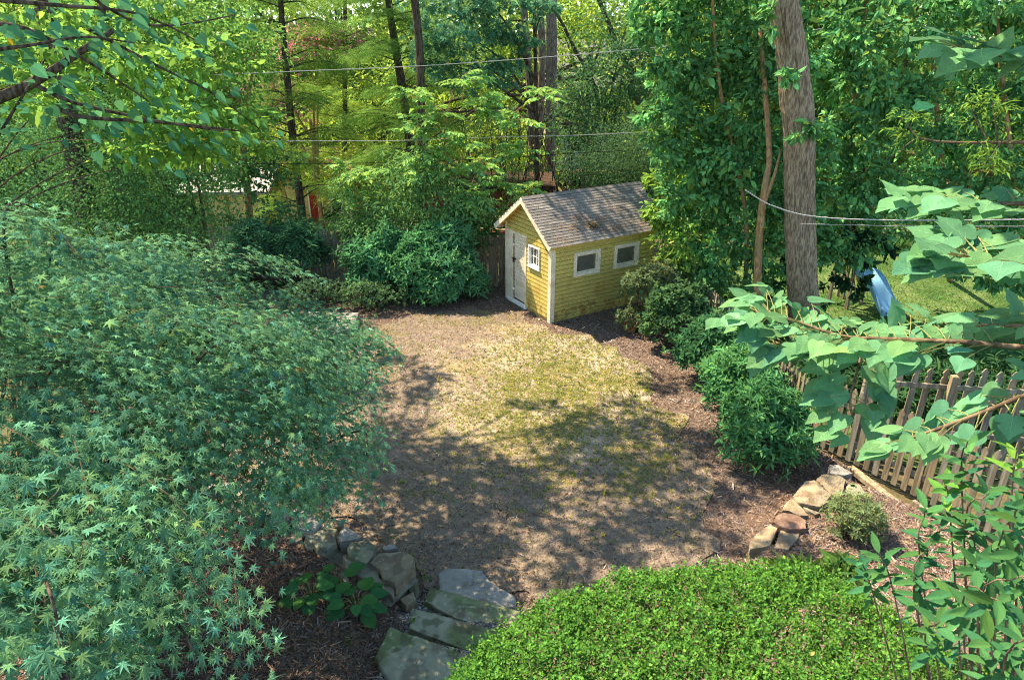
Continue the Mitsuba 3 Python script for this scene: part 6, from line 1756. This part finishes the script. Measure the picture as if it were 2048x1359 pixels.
def pine(label, pts, r, seed):
    k = thing('pine_tree', label, 'tree', None)
    rng = R(seed)
    mb = MB()
    tube(mb, pts, r, r * 0.8, 60, 18, 0.035, seed)
    put('trunk', mb.ply('bark_pine', smooth=True, color=False), k)
    mb = MB()
    top = np.array(pts[-1])
    foliage(mb, [(top[0] + rng.normal(0, 1), top[1] + rng.normal(0, 1), top[2] + 1 + i * 0.7, 1.5, 1.5, 0.6, 350) for i in range(4)], LANCE, 0.2, (0.06, 0.13, 0.045), rng, clump=0.3)
    crown(k, mb, 'leaf', 'crown')


pine('tall straight pine trunk, rightmost and thickest of the three, above the shed ridge', [(1.67, 29.50, -0.44), (1.61, 29.50, 2.10), (1.59, 29.50, 5.04), (1.52, 29.50, 7.74), (1.46, 29.50, 10.39), (1.38, 29.50, 13.99)], 0.235, 351)
pine('pine trunk standing just left of the thickest pine', [(1.23, 31.00, -0.56), (1.22, 31.00, 2.93), (1.26, 31.00, 5.55), (1.13, 31.00, 7.80), (1.04, 31.00, 11.25), (0.99, 31.00, 14.37)], 0.165, 352)
pine('pine trunk standing leftmost of the three pines', [(0.79, 30.00, -0.33), (0.80, 30.00, 3.05), (0.63, 30.00, 5.58), (0.45, 30.00, 7.76), (0.30, 30.00, 11.10), (0.25, 30.00, 14.12)], 0.15, 353)
rng = R(354)
pl = thing('sapling_thicket', 'thicket of thin bare upright stems under the pines', 'thicket')
lim = []
for i in range(46):
    a = np.array([rng.uniform(-1.6, 2.6), rng.uniform(24.5, 28), -1.8])
    lim.append(([a, a + [rng.normal(0, 0.15), 0, 2.5], a + [rng.normal(0, 0.5), rng.normal(0, 0.2), rng.uniform(4.5, 7)]], 0.03, 0.012))
wood(pl, 'stems', lim, 'bark_dark', sides=5)
mb = MB()
foliage(mb, [(-0.86, 24.50, 2.33, 0.88, 0.90, 0.70, 150), (0.28, 24.50, 1.98, 0.53, 0.70, 0.35, 80), (-0.42, 25.00, 3.62, 0.87, 0.90, 0.70, 150)], PINNATE, 0.45, (0.13, 0.27, 0.1), rng)
crown(pl, mb, 'leaf')
tree('magnolia', 'dark crooked stemmed tree with small leaves in front of the cream house', (2.6, 25.2, -0.9), (2.9, 25.2, 2.2), [(2.68, 25.00, 4.78, 1.03, 1.00, 1.03, 1900), (3.68, 25.00, 5.26, 1.02, 1.00, 1.19, 2100), (2.20, 25.00, 3.79, 0.79, 0.80, 0.87, 1200), (4.38, 24.60, 4.00, 0.86, 0.90, 1.20, 1200), (3.05, 24.60, 3.34, 1.04, 0.90, 0.69, 1100), (2.37, 24.40, 2.52, 0.70, 0.80, 0.70, 800), (3.31, 25.40, 6.66, 1.52, 1.20, 1.01, 1300), (4.66, 25.00, 5.73, 0.84, 1.00, 1.35, 1100)], 0.12, OVAL2, 0.11, (0.085, 0.19, 0.075), 355, mat='leaf_gloss', bark='bark_dark')
lim = [([(2.59, 26.00, 0.77), (3.08, 26.00, 4.20), (2.11, 26.00, 6.18), (1.47, 26.00, 7.28)], 0.1, 0.05), ([(5.19, 26.50, 2.55), (4.36, 26.50, 5.01), (3.65, 26.50, 6.34), (2.86, 26.50, 7.92)], 0.13, 0.07), ([(3.73, 26.50, 5.01), (3.17, 26.50, 5.27), (2.53, 26.40, 5.19)], 0.06, 0.03)]
ck = thing('crooked_tree', 'bare leaning dark trunks rising before the cream house', 'tree')
wood(ck, 'trunk', lim, 'bark_dark', sides=9, bump=0.02)
tree('hackberry', 'yellow green backlit trees high behind the pines', (3.5, 33, -2.2), (3.5, 33, 6), [(2.32, 33.00, 6.71, 1.75, 1.60, 1.31, 1300), (4.26, 33.00, 7.30, 1.96, 1.60, 1.30, 1500), (6.69, 33.00, 6.90, 1.75, 1.60, 1.75, 1500), (-0.56, 34.00, 3.72, 2.11, 1.60, 1.41, 1100), (-2.95, 34.00, 2.59, 2.14, 1.60, 1.43, 1100), (0.85, 33.00, 0.89, 1.65, 1.40, 0.95, 800), (-1.94, 35.00, 7.35, 2.77, 1.80, 2.08, 2200), (-0.53, 31.00, 1.88, 2.64, 1.80, 1.10, 2400), (-5.86, 31.00, 1.23, 2.44, 1.80, 1.33, 2200), (-9.27, 33.50, 0.33, 1.45, 1.20, 0.53, 800), (-4.02, 36.00, 4.72, 3.19, 1.80, 2.21, 2600), (3.96, 37.00, 3.95, 2.79, 1.80, 2.29, 2400), (-8.16, 36.00, 2.36, 3.28, 1.80, 2.27, 2400), (-11.20, 34.00, 1.43, 1.69, 1.60, 1.45, 1500)], 0.2, OVAL2, 0.17, (0.26, 0.38, 0.06), 356, mat='leaf_thin')
for i, (b, lab) in enumerate((((12.81, 24.00, 0.04, 1.61, 1.20, 0.72, 1800), 'dense dark bush at the far edge of the green lawn, behind the slide'), ((15.98, 24.00, 0.23, 1.96, 1.30, 0.80, 2200), 'dense dark bush at the far edge of the green lawn on the right'), ((10.54, 24.50, -0.19, 1.46, 1.20, 0.82, 1600), 'dense dark bush at the far edge of the green lawn behind the big trunk'), ((18.36, 23.00, 0.57, 1.71, 1.30, 1.02, 1600), 'dense dark bush at the right end of the green lawn'))):
    tree('back_bush', lab, (b[0], b[1], -0.9), (b[0], b[1], 0.3), [b], 0.06, OVAL4, 0.15, (0.07, 0.16, 0.06), 370 + i, cat='bush')
# ---- the far wood that closes the view
rng = R(360)
mb = MB()
st = MB()
for i in range(170):
    y = rng.uniform(44, 78)
    x = rng.uniform(-0.95, 0.95) * y
    if 1 < x < 8 and y < 56:
        continue
    h = rng.uniform(8, 20)
    z0 = float(ground_z(x, y))
    foliage(mb, [(x, y, z0 + h * k, rng.uniform(1.8, 3.2), 2.2, h * 0.2, 330) for k in (0.15, 0.35, 0.55, 0.75, 0.9)], OVAL2, 0.46, (0.24, 0.36, 0.07) if rng.random() < 0.6 else (0.13, 0.24, 0.07), rng, clump=0.3)
    tube(st, [(x, y, z0 - 0.2), (x + rng.normal(0, 0.2), y, z0 + h)], 0.22, 0.06, 6, 6)
put('woodland', mb.ply('leaf_thin'), None, 'far off sunlit wood that closes the view behind the houses', 'wood', kind='stuff')
put('woodland_trunks', st.ply('bark_dark', color=False), None, 'dim trunks of the far off wood behind the houses', 'wood', kind='stuff')
tree('back_bush', 'bright green bush beside the red door of the yellow house', (-5.0, 34, -2.9), (-5.0, 34, -2.0), [(-8.78, 33.50, -1.50, 0.54, 0.50, 0.35, 500), (-6.70, 32.00, -1.26, 0.94, 0.90, 0.71, 800), (-7.37, 33.00, 0.19, 0.95, 1.00, 0.95, 900)], 0.05, OVAL4, 0.13, (0.1, 0.19, 0.06), 361, cat='bush')


# ---------------------------------------------------------------- grass, mulch chips, litter
rng = R(400)


def inside(pg, n, rng):
    x0, y0, x1, y1 = pg.bounds
    q = np.stack([rng.uniform(x0, x1, n), rng.uniform(y0, y1, n)], -1)
    return q[shapely.contains_xy(pg, q[:, 0], q[:, 1])]


def lawn_top(q):
    return yard_z(q[:, 0], q[:, 1]) + 0.008 + 0.025 * np.asarray(meshkit.fbm(np.c_[q * 4.0, 0 * q[:, 0]], 3, 3))


q = inside(LAWN_PG, 560000, rng)
den = meshkit.fbm(np.c_[q * 1.6, 0 * q[:, 0]], 4, 8)
cen = np.exp(-(((q[:, 0] - 1.4) / 2.2) ** 2 + ((q[:, 1] - 11.9) / 2.8) ** 2) ** 2)
tuft = meshkit.noise(np.c_[q * 7, 0 * q[:, 0]], 12)
keep = rng.random(len(q)) < np.clip((den - 0.55) * 1.6 + (0.1 + 1.0 * den) * cen, 0.03, 1) * np.where(tuft > 0.3, 1, 0.2)
q = q[keep]
a = rng.uniform(0, 2 * np.pi, len(q))
D = np.c_[np.cos(a), np.sin(a), rng.uniform(0.25, 1.4, len(q))]
dry = (rng.random(len(q)) < 0.4)[:, None]
C = np.where(dry, tones(rng, len(q), (0.44, 0.37, 0.18), 0.2), tones(rng, len(q), (0.31, 0.36, 0.09), 0.25))
mb = MB()
scatter(mb, (BLADE[0] * [1, 2.2, 1], BLADE[1]), np.c_[q, lawn_top(q) - 0.003], D, [0, 0, 1.0] + rng.normal(0, 0.5, (len(q), 3)), rng.uniform(0.025, 0.062, len(q)), C)
tq = inside(LAWN_PG, 44000, rng)
tc = np.exp(-(((tq[:, 0] - 1.35) / 2.1) ** 2 + ((tq[:, 1] - 12.0) / 2.9) ** 2) ** 1.5)
td = meshkit.fbm(np.c_[tq * 1.1, 0 * tq[:, 0]], 3, 21)
tq = tq[rng.random(len(tq)) < np.clip(tc * (0.15 + 0.9 * td) + 0.05 * (td > 0.55), 0, 1)]
w = np.repeat(np.arange(len(tq)), 11)
a = rng.uniform(0, 2 * np.pi, len(w))
D = np.c_[np.cos(a), np.sin(a), rng.uniform(0.5, 2.4, len(w))]
hs = np.exp(rng.normal(0, 0.3, len(tq)))[w]
C = tones(rng, len(w), (0.33, 0.37, 0.1), 0.15) * np.exp(rng.normal(0, 0.3, (len(tq), 1)) * [[1.2, 0.8, 0.6]])[w]
scatter(mb, (BLADE[0] * [1, 2.6, 1], BLADE[1]), np.c_[tq[w] + rng.normal(0, 0.014, (len(w), 2)), lawn_top(tq[w]) - 0.002], D, [0, 0, 1.0] + rng.normal(0, 0.5, (len(w), 3)), rng.uniform(0.022, 0.05, len(w)) * hs, np.clip(C, 0.01, 0.8))
put('grass', mb.ply('leaf'), None, 'sparse dry yellow green grass growing in the patchy lawn', 'grass', kind='stuff')
q = inside(NLAWN_PG, 70000, rng)
a = rng.uniform(0, 2 * np.pi, len(q))
mb = MB()
scatter(mb, (BLADE[0] * [1, 2.5, 1], BLADE[1]), np.c_[q, -0.03 - 3.2 * ramp(q[:, 1], 18.8, 40)], np.c_[np.cos(a), np.sin(a), rng.uniform(0.3, 1.4, len(q))], [0, 0, 1.0] + rng.normal(0, 0.5, (len(q), 3)), rng.uniform(0.05, 0.11, len(q)), tones(rng, len(q), (0.12, 0.25, 0.06), 0.25))
put('grass', mb.ply('leaf'), None, 'thick fresh green grass of the lawn next door', 'grass', kind='stuff')


def chips(pgs, n, zf, size, rng, name, label, cols):
    mb = MB()
    for pg, k, zfn in zip(pgs, n, zf):
        q = inside(pg, k, rng)
        a = rng.uniform(0, 2 * np.pi, len(q))
        D = np.c_[np.cos(a), np.sin(a), rng.normal(0.06, 0.22, len(q))]
        z = zfn(q[:, 0], q[:, 1]) + rng.uniform(0.0, 0.02, len(q))
        u = rng.random(len(q))[:, None]
        C = np.where(u < 0.5, tones(rng, len(q), cols[0], 0.35), np.where(u < 0.85, tones(rng, len(q), cols[1], 0.3), tones(rng, len(q), cols[2], 0.3)))
        scatter(mb, CHIP, np.c_[q, z], D, [0, 0, 1.0] + rng.normal(0, 0.35, (len(q), 3)), size * np.exp(rng.normal(0, 0.4, len(q))), C)
    put(name, mb.ply('matte'), None, label, 'mulch', kind='stuff')


BROWN = ((0.085, 0.058, 0.044), (0.165, 0.115, 0.09), (0.28, 0.21, 0.165))
chips([sg.Polygon([(-4.2, 8.1), (-1.4, 6.25), (-1.35, 5.2), (-1.6, 4.4), (-2.2, 2.4), (-5, 2.4), (-6, 8.3)]).intersection(BEDL_PG)], [90000], [bed_z], 0.05, rng, 'mulch_chips', 'shredded brown bark chips covering the left raised bed', BROWN)
chips([BEDR_PG.intersection(sg.box(2.0, 5.4, 7, 9))], [50000], [bed_z], 0.05, rng, 'mulch_chips', 'shredded bark and pine straw on the right raised bed', ((0.14, 0.1, 0.08), (0.25, 0.185, 0.15), (0.37, 0.28, 0.23)))
bare = MULCH_PG.difference(LAWN_PG.buffer(-0.1))
fringe = LAWN_PG.difference(LAWN_PG.buffer(-0.5))
chips([bare, fringe, LAWN_PG], [120000, 16000, 15000], [lambda x, y: yard_z(x, y), lambda x, y: lawn_top(np.c_[x, y]), lambda x, y: lawn_top(np.c_[x, y])], 0.05, rng, 'mulch_chips', 'scattered bark chips along the lawn edges and before the shed', ((0.12, 0.095, 0.077), (0.22, 0.175, 0.145), (0.34, 0.28, 0.235)))
# dead leaves and bits lying on the lawn
q = inside(LAWN_PG, 6500, rng)
a = rng.uniform(0, 2 * np.pi, len(q))
mb = MB()
scatter(mb, OVAL2, np.c_[q, lawn_top(q) + 0.012], np.c_[np.cos(a), np.sin(a), rng.normal(0.1, 0.2, len(q))], [0, 0, 1.0] + rng.normal(0, 0.4, (len(q), 3)), rng.uniform(0.02, 0.055, len(q)), tones(rng, len(q), (0.1, 0.06, 0.035), 0.5))
put('leaf_litter', mb.ply('matte'), None, 'small dry brown leaves and twigs littering the lawn', 'litter', kind='stuff')
q = inside(MULCH_PG.difference(LAWN_PG), 1100, rng)
a = rng.uniform(0, 2 * np.pi, len(q))
mb = MB()
scatter(mb, OVAL4, np.c_[q, yard_z(q[:, 0], q[:, 1]) + 0.025], np.c_[np.cos(a), np.sin(a), rng.normal(0.1, 0.25, len(q))], [0, 0, 1.0] + rng.normal(0, 0.4, (len(q), 3)), rng.uniform(0.03, 0.08, len(q)), tones(rng, len(q), (0.26, 0.17, 0.09), 0.4))
put('leaf_litter', mb.ply('matte'), None, 'pale fallen leaves on the mulch before the shed and the shrubs', 'litter', kind='stuff')
q = inside(PATH_PG, 5200, rng)
V = trimesh.creation.icosphere(subdivisions=0)
m = len(q)
sc = rng.uniform(0.008, 0.02, (m, 1, 1)) * rng.uniform(0.7, 1.3, (m, 1, 3))
v = V.vertices[None] * sc + np.c_[q, PATH_Z(q[:, 0], q[:, 1]) + 0.006][:, None]
f = V.faces[None] + (np.arange(m) * len(V.vertices))[:, None, None]
mb = MB()
mb.add(v.reshape(-1, 3), f.reshape(-1, 3), np.repeat(tones(rng, m, (0.24, 0.22, 0.2), 0.45, 0.1), len(V.vertices), 0))
put('gravel', mb.ply('matte'), None, 'loose grey gravel strewn round the stone steps', 'gravel', kind='stuff')
for i, (p, s, c, lab) in enumerate((((-0.73, 6.73, 1.69), 0.09, (0.5, 0.36, 0.06), 'yellow fallen leaf lying on the lawn in the shade'), ((-1.55, 4.15, 1.0), 0.09, (0.3, 0.12, 0.04), 'orange brown fallen leaf on the left mulch'))):
    mb = MB()
    x, y = p[0], p[1]
    scatter(mb, OVAL4, [(x, y, 0.05 if i == 0 else float(bed_z(x, y)) + 0.03)], [(0.8, 0.4, 0.05)], [(0.1, 0.1, 1)], s, np.array([c]))
    put('fallen_leaf', mb.ply('matte'), None, lab, 'leaf')

print('TRIANGLES', sum(len(meshkit.WRITTEN[d['filename']][1]) for d in scene.values() if d.get('type') == 'ply'))
